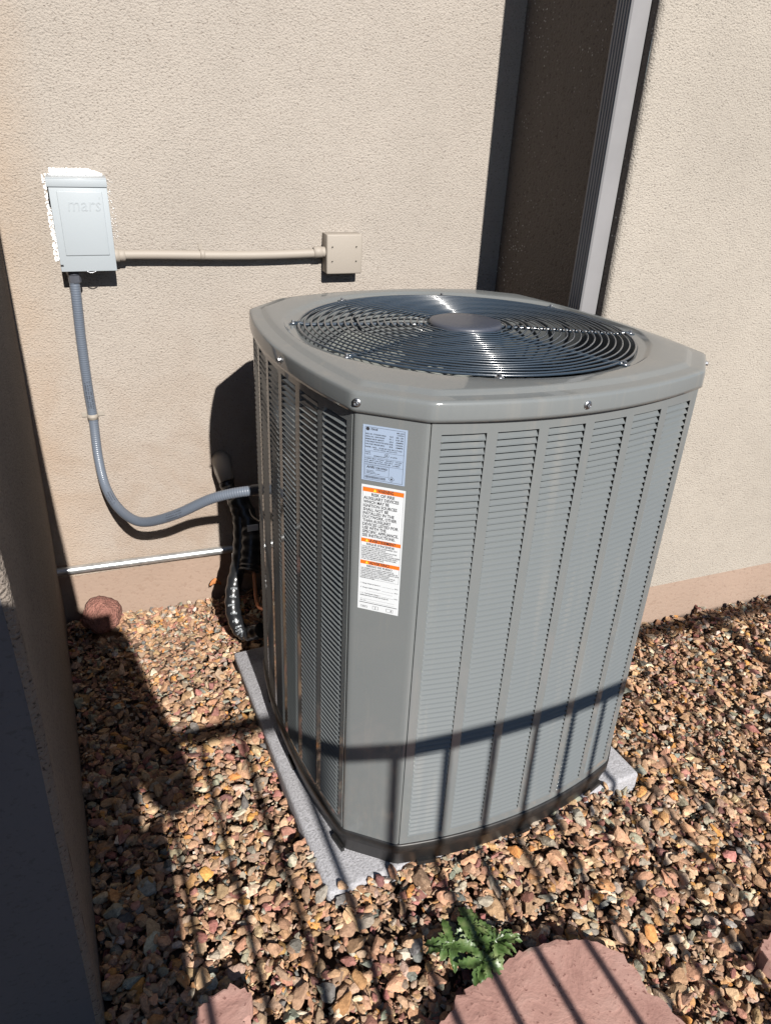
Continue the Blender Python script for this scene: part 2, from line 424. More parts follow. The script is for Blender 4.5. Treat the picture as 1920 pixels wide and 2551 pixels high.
# ---------------------------------------------------------------- downspout
dp = empty('downspout', (1.925, -0.53, 0)); tag(dp, 'pale grey rectangular downspout with ribbed side fixed beside the wall corner', 'downspout')
x0, x1, y0, y1 = 1.899, 1.9495, -0.562, -0.503
prof = [(x0 + 0.004, y0), (x1, y0), (x1, y1), (x0, y1)]
n = 5; seg = (y0 + 0.006 - y1) / n
for i in range(n):       # ribs on the face that looks left
    ya = y1 + seg * i
    prof += [(x0, ya + seg * 0.10), (x0, ya + seg * 0.55), (x0 + 0.0035, ya + seg * 0.68), (x0 + 0.0035, ya + seg * 0.88)]
prof += [(x0, y0 + 0.004)]
d = MB(); L = len(prof)
for z in (0.06, WALL_TOP - 0.05): d.v += [(x, y, z) for x, y in prof]
d.f += [(i, (i + 1) % L, L + (i + 1) % L, L + i) for i in range(L)]; d.sm += [False] * L
under(d.build('pipe_body', M_DOWN), dp)
e = MB(); e.bbox(x0, x1, -0.64, -0.503, 0.03, 0.075, 0.004); under(e.build('outlet', M_DOWN), dp)

# ---------------------------------------------------------------- air conditioner (frame: origin on the pad, leaning a touch)
AO = Vector((1.4, -0.8, 0.05)); YAW = math.radians(5.737)
RM = (Matrix.Rotation(-0.0288, 4, 'X') @ Matrix.Rotation(0.0117, 4, 'Y') @ Matrix.Rotation(YAW, 4, 'Z'))
ac = empty('condenser_unit'); ac.matrix_world = Matrix.Translation(AO) @ RM
tag(ac, 'large grey louvered air conditioner unit with round wire fan grille on top', 'air conditioner')
CX, CY = 0.012, -0.022
WT, WB = 1.0245, 0.045
K = dict(fl=(-0.300, -0.412), fr=(0.293, -0.412), rf=(0.393, -0.323), rb=(0.385, 0.312), br=(0.292, 0.405), bl=(-0.262, 0.412), lb=(-0.366, 0.313), lf=(-0.393, -0.323))
SIDES = [('fl', 'fr', 0.041), ('rf', 'rb', 0.030), ('br', 'bl', 0.041), ('lb', 'lf', 0.030)]
def side_pt(si, t, off=0.0, bow_add=0.0):
    a, b, bow = SIDES[si]; A = Vector(K[a]); B = Vector(K[b]); d_ = (B - A); nn = Vector((d_.y, -d_.x)).normalized()
    p = A + d_ * t + nn * ((bow + bow_add) * 4 * t * (1 - t) + off); return Vector((p.x + CX, p.y + CY))
def outline(off, bow_add=0.0, n=24, corner=0.012):
    """closed plan outline, counter-clockwise, with softened corners"""
    pts = []
    for si in range(4):
        pts += [side_pt(si, i / n, 0, bow_add) for i in range(n + 1)]
    L = len(pts); out = []
    for i in range(L):
        a, p, b = pts[i - 1], pts[i], pts[(i + 1) % L]
        d1 = (p - a).normalized(); d2 = (b - p).normalized()
        ang = d1.angle(d2) if d1.length and d2.length else 0
        n1 = Vector((d1.y, -d1.x)); n2 = Vector((d2.y, -d2.x)); nb_ = (n1 + n2).normalized(); k = off / max(0.6, nb_.dot(n1))
        if ang > 0.15 and corner:
            c = min(corner, 0.4 * (p - a).length, 0.4 * (b - p).length) if False else corner
            q1 = p - d1 * min(c, (p - a).length * 0.45); q2 = p + d2 * min(c, (b - p).length * 0.45)
            for u in (0, 0.33, 0.67, 1.0):
                q = q1 * (1 - u) ** 2 + p * 2 * u * (1 - u) + q2 * u * u
                out.append(q + (n1 * (1 - u) + n2 * u).normalized() * off)
        else: out.append(p + nb_ * k)
    return out

# louvered side panels
COLN, ROWS = 6, 76
ZT = 1.0005; ZB_ = 0.068; PITCH = (ZT - ZB_) / ROWS
def side_len(si): a, b, _ = SIDES[si]; return (Vector(K[b]) - Vector(K[a])).length
def cols(si):
    Ls = side_len(si); m0 = 0.020 / Ls; w = (1 - 2 * m0); cw = 0.0762 / Ls * (Ls / 0.593)
    gap = (w - COLN * cw) / (COLN - 1); return [(m0 + i * (cw + gap), m0 + i * (cw + gap) + cw) for i in range(COLN)]
def louver_mesh(w, name='louver', depth=0.0086):
    """pressed slat: top edge pushed in, bottom edge flush, drawn fillet at one end, open at the other; local -y is outward"""
    mb = MB(); h = PITCH; hw = w / 2; xl = -hw + 0.0042; xr = hw - 0.0008; g_ = 0.0003
    h2 = h * 0.72
    mb.add([(xl, depth, h2), (xr, depth, h2), (xr, 0.0010, 0.0016), (xl, 0.0010, 0.0016), (xr, -0.0016, 0.0), (xl, -0.0016, 0.0), (xr, 0.0012, -0.0012), (xl, 0.0012, -0.0012)],
           [(0, 3, 2, 1), (3, 5, 4, 2), (5, 7, 6, 4)], False)
    st = [(xl, 1.0), (xl - 0.0012, 0.93), (xl - 0.0024, 0.66), (xl - 0.0034, 0.26), (-hw, 0.0)]
    vs = []
    for x, k in st: vs += [(x, depth * k, h2 + (h - h2) * (1 - k)), (x, 0.0010 * k, 0.0016), (x, -0.0016 * k, 0.0)]
    fs = []
    for i in range(len(st) - 1): fs += [(3 * i, 3 * i + 3, 3 * i + 4, 3 * i + 1), (3 * i + 1, 3 * i + 4, 3 * i + 5, 3 * i + 2)]
    mb.add(vs, fs, True); return mb
lv_cache = {}
big_left = 300; panels = []
names_side = ['front', 'right', 'back', 'left']
for si in range(4):
    mb = MB(); cs = cols(si); th = 0.0012
    def strip(t0, t1, z0, z1, n=3):
        P = [side_pt(si, t0 + (t1 - t0) * i / n) for i in range(n + 1)]; Q = [side_pt(si, t0 + (t1 - t0) * i / n, -th) for i in range(n + 1)]; m_ = n + 1
        mb.add([(p.x, p.y, z0) for p in P] + [(p.x, p.y, z1) for p in P], [(i, i + 1, m_ + i + 1, m_ + i) for i in range(n)], True)
        mb.add([(p.x, p.y, z0) for p in Q] + [(p.x, p.y, z1) for p in Q], [(i + 1, i, m_ + i, m_ + i + 1) for i in range(n)], True)
        for A_, B_, zz in ((P, Q, z0), (P, Q, z1)):
            mb.add([(p.x, p.y, zz) for p in A_] + [(p.x, p.y, zz) for p in B_], [(i, i + 1, m_ + i + 1, m_ + i) for i in range(n)])
        for k in (0, n): mb.add([(P[k].x, P[k].y, z0), (P[k].x, P[k].y, z1), (Q[k].x, Q[k].y, z1), (Q[k].x, Q[k].y, z0)], [(0, 1, 2, 3)])
    e0 = 0.0035 / side_len(si)
    strip(e0, 1 - e0, ZT, WT - 0.001, 30); strip(e0, 1 - e0, WB, ZB_, 30)
    edges = [e0] + [c for cc in cs for c in cc] + [1 - e0]
    for i in range(0, len(edges), 2): strip(edges[i], edges[i + 1], ZB_, ZT, 2)
    pan = mb.build('side_panel', M_AC, ac); panels.append(pan)
    bank = MB()
    order = []
    for ci, (t0, t1) in enumerate(cs):
        A = side_pt(si, t0); B = side_pt(si, t1); mid = (A + B) / 2; dd_ = B - A; w = dd_.length; ang = math.atan2(dd_.y, dd_.x)
        key = round(w, 4)
        if key not in lv_cache:
            m_ = louver_mesh(w); lv_cache[key] = (m_, m_.mesh('louver', M_ACL))
        for r in range(ROWS):
            Mx = T(mid.x, mid.y, ZB_ + r * PITCH) @ Matrix.Rotation(ang, 4, 'Z')
            if si == 0 and big_left > 0:
                link('louver', lv_cache[key][1], pan, Mx); big_left -= 1
            elif si in (0, 3) or r % 1 == 0:
                mm = lv_cache[key][0]; bank.add([Mx @ Vector(v) for v in mm.v], mm.f)
    b_ = bank.build('louver_bank', M_ACL, pan); b_['kind'] = 'stuff'

# chamfer posts between the panels
for a, b in (('lf', 'fl'), ('fr', 'rf'), ('rb', 'br'), ('bl', 'lb')):
    A = Vector((K[a][0] + CX, K[a][1] + CY)); B = Vector((K[b][0] + CX, K[b][1] + CY)); d_ = (B - A).normalized(); nn = Vector((d_.y, -d_.x))
    A2 = A + d_ * 0.0015; B2 = B - d_ * 0.0015; r = 0.007
    P = [A2 - nn * 0.010 - d_ * 0.004, A2 - nn * 0.0005 - d_ * 0.0012, A2 + nn * 0.0012 + d_ * 0.004, A2 + nn * 0.0015 + d_ * 0.012, B2 + nn * 0.0015 - d_ * 0.012, B2 + nn * 0.0012 - d_ * 0.004, B2 - nn * 0.0005 + d_ * 0.0012, B2 - nn * 0.010 + d_ * 0.004]
    mb = MB(); L = len(P); mb.add([(p.x, p.y, WB) for p in P] + [(p.x, p.y, WT - 0.0005) for p in P], [(i, i + 1, L + i + 1, L + i) for i in range(L - 1)], True)
    mb.build('corner_post', M_AC, ac)

# dark coil and liner inside
def ring_sheet(mb, rings, closed=True, smooth=True):
    n = len(rings[0]); vs = [v for r in rings for v in r]
    mb.add(vs, [(i * n + k, i * n + (k + 1) % n, (i + 1) * n + (k + 1) % n, (i + 1) * n + k) for i in range(len(rings) - 1) for k in range(n)], smooth)
o = outline(-0.028, n=10, corner=0)
mb = MB(); ring_sheet(mb, [[(p.x, p.y, 0.05) for p in o], [(p.x, p.y, 0.93) for p in o]])
mb.build('coil', M_DARK, ac)
fl_ = MB(); fl_.add([(p.x, p.y, 0.047) for p in o], [tuple(range(len(o)))]); fl_.build('floor_pan', M_DARK, ac)

# black base pan
mb = MB()
rings = []
for off, z in ((-0.03, 0.046), (-0.001, 0.046), (0.003, 0.0455), (0.0050, 0.043), (0.0045, 0.020), (0.0010, 0.017), (-0.009, -0.030), (-0.013, -0.0348), (-0.05, -0.0348)):
    rings.append([(p.x, p.y, z) for p in outline(off, n=16, corner=0.01)])
rings.reverse(); ring_sheet(mb, rings)
mb.build('base_pan', M_BASE, ac)
for si in range(4):
    for t in (0.08, 0.5, 0.93):
        p = side_pt(si, t, 0.004); q = side_pt(si, t + 0.07, 0.004); mb = MB()
        d_ = (q - p); ang = math.atan2(d_.y, d_.x); mb.box(0, d_.length, 0.004, 0.012, -0.034, -0.022, T(p.x, p.y, 0) @ Matrix.Rotation(ang, 4, 'Z'))
        mb.build('base_clip', M_BASE, ac)

# top cover: bowed octagon with stamped step and round opening
GX, GY, GR = 0.027, -0.025, 0.360
def circ(r, z, ref):
    out = []
    for p in ref:
        a = math.atan2(p.y - GY, p.x - GX); out.append(Vector((GX + r * math.cos(a), GY + r * math.sin(a), z)))
    return out
ref = outline(0.0065, 0.008, n=36, corner=0.007)
def orng(off, z):   # inward offsets by scaling towards the opening centre
    res = []
    for p in ref:
        v = Vector((p.x - GX, p.y - GY)); L = v.length; res.append(Vector((GX + v.x * (L - off) / L, GY + v.y * (L - off) / L, z)))
    return res
def blend(off, z, k, rr):
    A = orng(off, z); B = circ(rr, z, ref); return [a.lerp(b, k) for a, b in zip(A, B)]
RT = 1.0665
rings = [orng(0.008, 1.0240), orng(0.0, 1.0240), orng(0.0, 1.030), orng(0.0004, 1.0515), orng(0.0016, 1.0556), orng(0.0045, 1.0578),
         orng(0.010, 1.0585), orng(0.0280, 1.0592), orng(0.0295, 1.0596), orng(0.0375, 1.0655), orng(0.0400, 1.0664), orng(0.046, 1.0667)]
# settle from the octagon to the circle without crossing it
def ring_mix(k, z):
    A = orng(0.046, z); B = circ(GR + 0.030, z, ref); out = []
    for a, b in zip(A, B):
        la = math.hypot(a.x - GX, a.y - GY); lb = math.hypot(b.x - GX, b.y - GY)
        L = la + (min(lb, la - 0.002) - la) * k; u = Vector((a.x - GX, a.y - GY)) / la
        out.append(Vector((GX + u.x * L, GY + u.y * L, z)))
    return out
rings += [ring_mix(0.5, 1.0667), ring_mix(0.93, 1.0664), ring_mix(1.0, 1.0652)]
for dr, z in ((0.024, 1.0600), (0.020, 1.0590), (0.008, 1.0580), (0.003, 1.0565), (0.0, 1.052), (-0.001, 1.044), (0.0, 1.02), (0.004, 0.95), (0.015, 0.92)):
    r_ = circ(GR + dr, z, ref)
    if dr > 0.01:
        lim = orng(0.050, z)
        r_ = [c if math.hypot(c.x - GX, c.y - GY) < math.hypot(l.x - GX, l.y - GY) else Vector((l.x, l.y, z)) for c, l in zip(r_, lim)]
    rings.append(r_)
mb = MB(); ring_sheet(mb, [[tuple(v) for v in r] for r in rings])
mb.build('top_cover', M_AC, ac)
mb = MB()
r1 = circ(GR + 0.014, 0.925, ref); r2 = orng(0.03, 0.925)
ring_sheet(mb, [[tuple(v) for v in r2], [tuple(v) for v in r1]]); mb.build('shroud_plate', M_AC, ac)

# screws
def screw(parent, M, r=0.0048):
    mb = MB(); mb.lathe([(r * 1.75, 0), (r * 1.75, 0.0009), (r * 1.15, 0.0014), (r * 1.1, 0.0016)], 16)
    mb.lathe([(r, 0.001), (r, 0.0052), (r * 0.82, 0.006), (r * 0.4, 0.0056), (0.0002, 0.0050)], 6, smooth=False)
    o = mb.build('screw', M_STEEL, parent); o.matrix_local = M; return o
def face_M(p, nn):      # local z -> outward
    z = Vector((nn.x, nn.y, 0)).normalized(); x = Vector((-z.y, z.x, 0)); y = z.cross(x)
    return Matrix(((x.x, y.x, z.x, p[0]), (x.y, y.y, z.y, p[1]), (x.z, y.z, z.z, p[2]), (0, 0, 0, 1)))
def rim_pt(ang):
    best = min(ref, key=lambda p: abs(math.atan2(math.sin(math.atan2(p.y - CY, p.x - CX) - ang), math.cos(math.atan2(p.y - CY, p.x - CX) - ang)))); return best
for px_, py_, nx, ny_ in ((-0.338, -0.391, -0.69, -0.72), (-0.018, None, 0, -1), (-0.0, 'L', -1, 0), (0.36, -0.385, 0.7, -0.71), (0, 'B', 0, 1), (0, 'R', 1, 0)):
    if py_ is None: p = Vector((-0.018, min(q.y for q in ref if abs(q.x + 0.018) < 0.02)))
    elif py_ == 'L': p = Vector((min(q.x for q in ref), -0.077))
    elif py_ == 'R': p = max(ref, key=lambda q: q.x).copy()
    elif py_ == 'B': p = max(ref, key=lambda q: q.y).copy()
    else:
        a = math.atan2(py_ - CY, px_ - CX); p = rim_pt(a)
    nn = Vector((nx, ny_)); p = p + nn * 0.0002
    screw(ac, face_M((p.x, p.y, 1.0400), nn), 0.0043)

# wire grille
gr = MB()
def gz(r): return 1.0625 + 0.009 * (1 - (r / GR) ** 2)
rings_r = [0.090 + i * 0.0143 for i in range(20)]
grille = MB(); grille.tube([(GX + 0.360 * math.cos(a), GY + 0.360 * math.sin(a), gz(0.360) - 0.001) for a in [2 * math.pi * k / 96 for k in range(96)]], 0.0026, 6, closed=True)
grille_o = grille.build('fan_grille', M_WIRE, ac)
for r_ in rings_r[:-1]:
    mb = MB(); z = gz(r_); n = 96
    mb.tube([(GX + r_ * math.cos(2 * math.pi * k / n), GY + r_ * math.sin(2 * math.pi * k / n), z + 0.0006 * math.sin(k * 0.7 + r_ * 90)) for k in range(n)], 0.00195, 6, closed=True)
    mb.build('ring_wire', M_WIRE, grille_o)
for k in range(8):
    a = math.radians(22.5 + 45 * k); ca_, sa_ = math.cos(a), math.sin(a); mb = MB()
    P = [(GX + r_ * ca_, GY + r_ * sa_, gz(r_) - 0.0050) for r_ in (0.05, 0.12, 0.2, 0.28, 0.345)] + [(GX + 0.357 * ca_, GY + 0.357 * sa_, 1.0615), (GX + 0.368 * ca_, GY + 0.368 * sa_, 1.0610)]
    mb.tube(P, 0.0040, 8)
    Mz = T(GX + 0.371 * ca_, GY + 0.371 * sa_, 1.0602) @ Matrix.Rotation(a, 4, 'Z'); mb.bbox(-0.012, 0.009, -0.008, 0.008, -0.001, 0.0012, 0.0006, 1, Mz)
    mb.build('spoke', M_WIRE, grille_o)
    screw(grille_o, T(GX + 0.372 * ca_, GY + 0.372 * sa_, 1.0614), 0.0036)
mb = MB(); mb.lathe([(0.074, 1.060), (0.0795, 1.0625), (0.080, 1.0725), (0.0775, 1.0765), (0.072, 1.0785), (0.04, 1.0790), (0.0, 1.0792)], 64, T(GX, GY, 0)); mb.build('hub_cap', M_HUB, grille_o)

# fan, motor
fan = MB(); fan.lathe([(0.0, 0.985), (0.045, 0.985), (0.05, 0.98), (0.05, 0.93), (0.0, 0.93)], 24, T(GX, GY, 0)); fan_o = fan.build('fan', M_BLADE, ac)
for k in range(4):
    mb = MB(); vs = []; nr, na = 10, 8
    for i in range(nr + 1):
        r_ = 0.045 + 0.30 * i / nr; half = math.radians(30) * (0.55 + 0.5 * math.sin(math.pi * min(1, i / nr * 0.9 + 0.1) * 0.75))
        for j in range(na + 1):
            u = j / na * 2 - 1; a = math.radians(90 * k + 38) + half * u + 0.25 * (i / nr)
            vs.append((GX + r_ * math.cos(a), GY + r_ * math.sin(a), 0.962 - 0.030 * u - 0.012 * (1 - u * u)))
    mb.add(vs, [(i * (na + 1) + j, i * (na + 1) + j + 1, (i + 1) * (na + 1) + j + 1, (i + 1) * (na + 1) + j) for i in range(nr) for j in range(na)], True)
    mb.build('fan_blade', M_BLADE, fan_o)
mb = MB(); mb.lathe([(0.0, 1.058), (0.068, 1.058), (0.07, 1.05), (0.07, 0.99), (0.0, 0.988)], 32, T(GX, GY, 0)); mb.build('fan_motor', M_DARK, ac)

# labels on the front-left corner post
A1 = Vector((-0.381, -0.345)); A2 = Vector((-0.288, -0.434)); tdir = (A2 - A1).normalized(); nrm = Vector((tdir.y, -tdir.x))
LM = Matrix(((tdir.x, 0, nrm.x, A1.x + nrm.x * 0.0022), (tdir.y, 0, nrm.y, A1.y + nrm.y * 0.0022), (0, 1, 0, 0), (0, 0, 0, 1)))
def sheet(name, m, u0, u1, v0, v1, lift=0.0, parent=ac, r=0.0):
    mb = MB(); h = 0.0002
    mb.box(u0, u1, v0, v1, lift, lift + h); o = mb.build(name, m, parent); return o
def rect_line(mb, u0, u1, v0, v1, w, z):
    for a in ((u0, u1, v0, v0 + w), (u0, u1, v1 - w, v1), (u0, u0 + w, v0 + w, v1 - w), (u1 - w, u1, v0 + w, v1 - w)):
        mb.add([(a[0], a[2], z), (a[1], a[2], z), (a[1], a[3], z), (a[0], a[3], z)], [(0, 1, 2, 3)])
def quad(mb, u0, u1, v0, v1, z): mb.add([(u0, v0, z), (u1, v0, z), (u1, v1, z), (u0, v1, z)], [(0, 1, 2, 3)])
def tx(mb, s, u, v, size, width=None, align='LEFT', shear=0, z=0.00032): text_add(mb, s, size, T(u, v, z), width, shear, 0, align, 0.028)
rl = sheet('rating_label', M_BLUEW, 0.0178, 0.0940, 0.9050, 1.0042); rl.matrix_local = LM
P = MB(); U0, U1, V1 = 0.0178, 0.0940, 1.0042
rect_line(P, U0 + 0.004, U1 - 0.004, 0.9075, 1.0010, 0.0005, 0.00032)
tx(P, 'TRANE', U0 + 0.0135, V1 - 0.0085, 0.0052, 0.0125, shear=0.25)
P.lathe([(0.0, 0.00032), (0.0032, 0.00033)], 20, T(U0 + 0.0085, V1 - 0.0068, 0))
tx(P, 'MFR DATE', U0 + 0.058, V1 - 0.0085, 0.003, 0.0125); tx(P, '12/2024', U0 + 0.059, V1 - 0.0120, 0.003, 0.011)
rows = [('MOD. NO.  5TTR4048A1000AA', 0.0350, 'VOLTS'), ('SERIAL NO.  25491WR3N7', 0.0330, 'PH - 1'), ('MINIMUM CIRCUIT AMPACITY', 0.0320, '23.0'), ('OVERCURRENT PROTECTIVE DEVICE', 0.0400, '35'), ('HVAC FUSE / BREAKER (MAX)', 0.0330, '35')]
right_c = ['200 - 230', 'HZ 60', 'AMPS', 'CANADA', 'AMPS']
for i, (s_, w_, m_) in enumerate(rows):
    v = V1 - 0.0165 - i * 0.0044
    tx(P, s_, U0 + 0.0052, v, 0.0032, w_); tx(P, m_, U0 + 0.046, v, 0.0032, 0.0065); tx(P, right_c[i], U0 + 0.057, v, 0.0034, 0.0125)
tx(P, 'R454B - HCL    8 LBS 02 OZ OR 3.71 KG', U0 + 0.0052, V1 - 0.0392, 0.0032, 0.063)
tx(P, 'FACTORY CHARGE - SEE DATA PLATE', U0 + 0.020, V1 - 0.0425, 0.0024, 0.040)
quad(P, U0 + 0.0045, U1 - 0.0045, V1 - 0.0450, V1 - 0.0446, 0.00032)
tx(P, 'TRANE', U0 + 0.0052, V1 - 0.0485, 0.0028, 0.009); tx(P, 'TYLER, TX', U0 + 0.0052, V1 - 0.0520, 0.0024, 0.010); tx(P, 'ASSEMBLED IN USA', U0 + 0.020, V1 - 0.0540, 0.0026, 0.020)
tx(P, 'UL', U0 + 0.0405, V1 - 0.0512, 0.0050, 0.0042); P.lathe([(0.0034, 0.00032), (0.0039, 0.00033)], 20, T(U0 + 0.0428, V1 - 0.0497, 0))
tx(P, 'US LISTED', U0 + 0.049, V1 - 0.0520, 0.0028, 0.012)
quad(P, U0 + 0.0045, U1 - 0.0045, V1 - 0.0562, V1 - 0.0558, 0.00032)
for i, s_ in enumerate(('COMPR. MOT. 19.2 RLA   200-230 V   110 LRA', 'O.D. MOT. 0.93 FLA   200-230 V   1/5 HP', 'SUITABLE FOR OUTDOOR USE   1.0 AMPS')):
    tx(P, s_, U0 + 0.0052, V1 - 0.0596 - i * 0.0036, 0.0028, 0.064 - i * 0.002)
quad(P, U0 + 0.0045, U1 - 0.0045, V1 - 0.0692, V1 - 0.0688, 0.00032)
rect_line(P, U0 + 0.0062, U0 + 0.0480, V1 - 0.0885, V1 - 0.0700, 0.0004, 0.00032)
tx(P, 'AHRI', U0 + 0.0085, V1 - 0.0760, 0.0062, 0.0145, shear=0.15); tx(P, 'CERTIFIED', U0 + 0.0245, V1 - 0.0760, 0.0046, 0.0205)
tx(P, 'www.ahridirectory.org', U0 + 0.0245, V1 - 0.0785, 0.0018, 0.017)
for i, w_ in enumerate((0.013, 0.015, 0.024)): tx(P, ('Unitary Small AC', 'AHRI Standard 210/240', 'Certification applies only when the complete'), U0 + 0.0085, 0, 0.002) if False else tx(P, ('Unitary Small AC', 'AHRI Standard 210/240', 'Certification applies only when the complete')[i], U0 + 0.0085, V1 - 0.0810 - i * 0.0024, 0.002, w_)
bx_ = U0 + 0.0062; rb_ = random.Random(3)
while bx_ < U0 + 0.0420:
    w_ = rb_.choice((0.0004, 0.0006, 0.0009)); quad(P, bx_, bx_ + w_, V1 - 0.0945, V1 - 0.0903, 0.00032); bx_ += w_ + rb_.choice((0.0005, 0.0007))
for sg in ((0.0, 0.0048), (0.0048, 0.0)): pass
cx_, cy_ = U0 + 0.0530, V1 - 0.0905; R_ = 0.0052
P.add([(cx_ - R_, cy_, .00032), (cx_, cy_ - R_, .00032), (cx_ + R_, cy_, .00032), (cx_, cy_ + R_, .00032), (cx_ - R_ * .86, cy_, .00032), (cx_, cy_ - R_ * .86, .00032), (cx_ + R_ * .86, cy_, .00032), (cx_, cy_ + R_ * .86, .00032)],
      [(0, 1, 5, 4), (1, 2, 6, 5), (2, 3, 7, 6), (3, 0, 4, 7)])
P.add([(cx_ - .0014, cy_ - .0018, .00032), (cx_ + .0014, cy_ - .0018, .00032), (cx_ + .0017, cy_, .00032), (cx_ + .0002, cy_ + .0026, .00032), (cx_ - .0016, cy_ + .0003, .00032)], [(0, 1, 2, 3, 4)])
P.build('printed_text', M_PRINT, rl)

wl = sheet('warning_label', M_WHITE, 0.0187, 0.0968, 0.6440, 0.8968); wl.matrix_local = LM
U0, U1, V1 = 0.0187, 0.0968, 0.8968; W_ = U1 - U0
P = MB()
rect_line(P, U0 + 0.0025, U1 - 0.0025, 0.7110, V1 - 0.0045, 0.0004, 0.00032)
def band(v1, h, s_, size, w_, uu):
    OR = MB(); quad(OR, U0 + 0.0029, U1 - 0.0029, v1 - h, v1, 0.00030); OR.build('orange_band', M_ORANGE, wl)
    tx(P, s_, U0 + uu + 0.0055, v1 - h + h * 0.16, size, w_, z=0.0004)
    YE = MB(); YE.add([(U0 + uu - 0.002, v1 - h + 0.0012, .0004), (U0 + uu + 0.0038, v1 - h + 0.0012, .0004), (U0 + uu + 0.0009, v1 - 0.0008, .0004)], [(0, 1, 2)]); YE.build('warning_triangle', M_YELLOW, wl)
band(V1 - 0.0050, 0.0078, 'WARNING', 0.0088, 0.0285, 0.0235)
lines = ['RISK OF FIRE', 'AUXILIARY DEVICES', 'WHICH MAY BE', 'IGNITION SOURCES', 'SHALL NOT BE', 'INSTALLED IN THE', 'DUCTWORK, OTHER', 'THAN AUXILIARY', 'DEVICES LISTED FOR', 'USE WITH THE', 'SPECIFIC APPLIANCE.', 'SEE INSTRUCTIONS.']
ws = [0.041, 0.063, 0.046, 0.0605, 0.0455, 0.056, 0.061, 0.051, 0.0645, 0.043, 0.0655, 0.060]
for i, (s_, w_) in enumerate(zip(lines, ws)):
    tx(P, s_, U0 + (0.0185 if i == 0 else 0.0045), V1 - 0.0200 - i * 0.00725, 0.0080, w_)
band(V1 - 0.1035, 0.0075, 'AVERTISSEMENT', 0.0085, 0.0485, 0.0125)
tx(P, "RISQUE D'INCENDIE", U0 + 0.013, V1 - 0.1165, 0.0058, 0.0510)
fr = ['TOUS LES APPAREILS AUXILIAIRES QUI', 'PEUVENT ETRE UNE SOURCE', "D'INFLAMMATION NE DOIVENT PAS ETRE", 'INSTALLES DANS LES CONDUITS, A', "L'EXCEPTION DES APPAREILS AUXILIAIRES", 'REPERTORIES POUR ETRE UTILISES AVEC', 'CET ELECTROMENAGER EN PARTICULIER.', 'VOIR LES INSTRUCTIONS.']
for i, s_ in enumerate(fr): tx(P, s_, U0 + 0.0045, V1 - 0.1207 - i * 0.0036, 0.0034, 0.0019 * len(s_))
band(V1 - 0.1485, 0.0075, 'ADVERTENCIA'[:10], 0.0085, 0.0370, 0.0140)
tx(P, 'RIESGO DE FUEGO', U0 + 0.015, V1 - 0.1612, 0.0056, 0.0475)
es = ['NO DEBEN INSTALARSE DISPOSITIVOS', 'AUXILIARES QUE PUEDAN SER FUENTES DE', 'IGNICION EN LAS TUBERIAS, A MENOS QUE', 'SEAN DISPOSITIVOS AUXILIARES', 'CLASIFICADOS PARA FUNCIONAR CON EL', 'APARATO ESPECIFICO. CONSULTE LAS', 'INSTRUCCIONES.']
for i, s_ in enumerate(es): tx(P, s_, U0 + 0.0045, V1 - 0.1655 - i * 0.0034, 0.0033, 0.0019 * len(s_))
for i, (s_, v) in enumerate((('1  Charge Added at Factory =', 0.1975), ('2  Charge Added at Install =', 0.2065), ('1 + 2  Total System Charge =', 0.2190))):
    tx(P, s_, U0 + 0.0045, V1 - v, 0.0034, 0.038); quad(P, U0 + 0.045, U0 + 0.068, V1 - v - 0.0004, V1 - v, 0.00032); tx(P, 'lb/oz', U0 + 0.0695, V1 - v, 0.0028, 0.006)
quad(P, U0 + 0.016, U0 + 0.066, V1 - 0.2125, V1 - 0.2122, 0.00032)
tx(P, 'REFRIGERATION SYSTEM INSTALLED BY:', U0 + 0.0045, V1 - 0.2235, 0.0034, 0.054)
quad(P, U0 + 0.005, U0 + 0.070, V1 - 0.2300, V1 - 0.2297, 0.00032); tx(P, 'TEL. NO.:', U0 + 0.0045, V1 - 0.2345, 0.003, 0.012); quad(P, U0 + 0.018, U0 + 0.070, V1 - 0.2350, V1 - 0.2347, 0.00032)
quad(P, U0 + 0.003, U0 + 0.0755, V1 - 0.2385, V1 - 0.2373, 0.00032)
for uu in (0.029, 0.0345): rect_line(P, U0 + uu, U0 + uu + 0.0056, V1 - 0.2495, V1 - 0.2425, 0.0005, 0.00032)
rect_line(P, U0 + 0.055, U0 + 0.068, V1 - 0.2495, V1 - 0.2425, 0.0005, 0.00032); quad(P, U0 + 0.0635, U0 + 0.065, V1 - 0.2485, V1 - 0.2440, 0.00032)
rect_line(P, U0 + 0.006, U0 + 0.019, V1 - 0.2485, V1 - 0.2445, 0.0005, 0.00032); quad(P, U0 + 0.009, U0 + 0.016, V1 - 0.2470, V1 - 0.2460, 0.00032)
P.build('printed_text', M_PRINT, wl)

# ---------------------------------------------------------------- concrete pad
pad = MB(); pad.bbox(0, 1, 0, 1, -0.105, -0.0352, 0.011, 4)
PADC = [(-0.449, -0.430), (0.428, -0.446), (0.455, 0.440), (-0.402, 0.462)]
pad.v = [((1 - x) * (1 - y) * PADC[0][0] + x * (1 - y) * PADC[1][0] + x * y * PADC[2][0] + (1 - x) * y * PADC[3][0],
          (1 - x) * (1 - y) * PADC[0][1] + x * (1 - y) * PADC[1][1] + x * y * PADC[2][1] + (1 - x) * y * PADC[3][1], z) for x, y, z in pad.v]
po = pad.build('equipment_pad', M_PAD); po.matrix_world = Matrix.Translation(AO) @ RM
tag(po, 'light grey concrete equipment pad under the air conditioner', 'concrete pad')

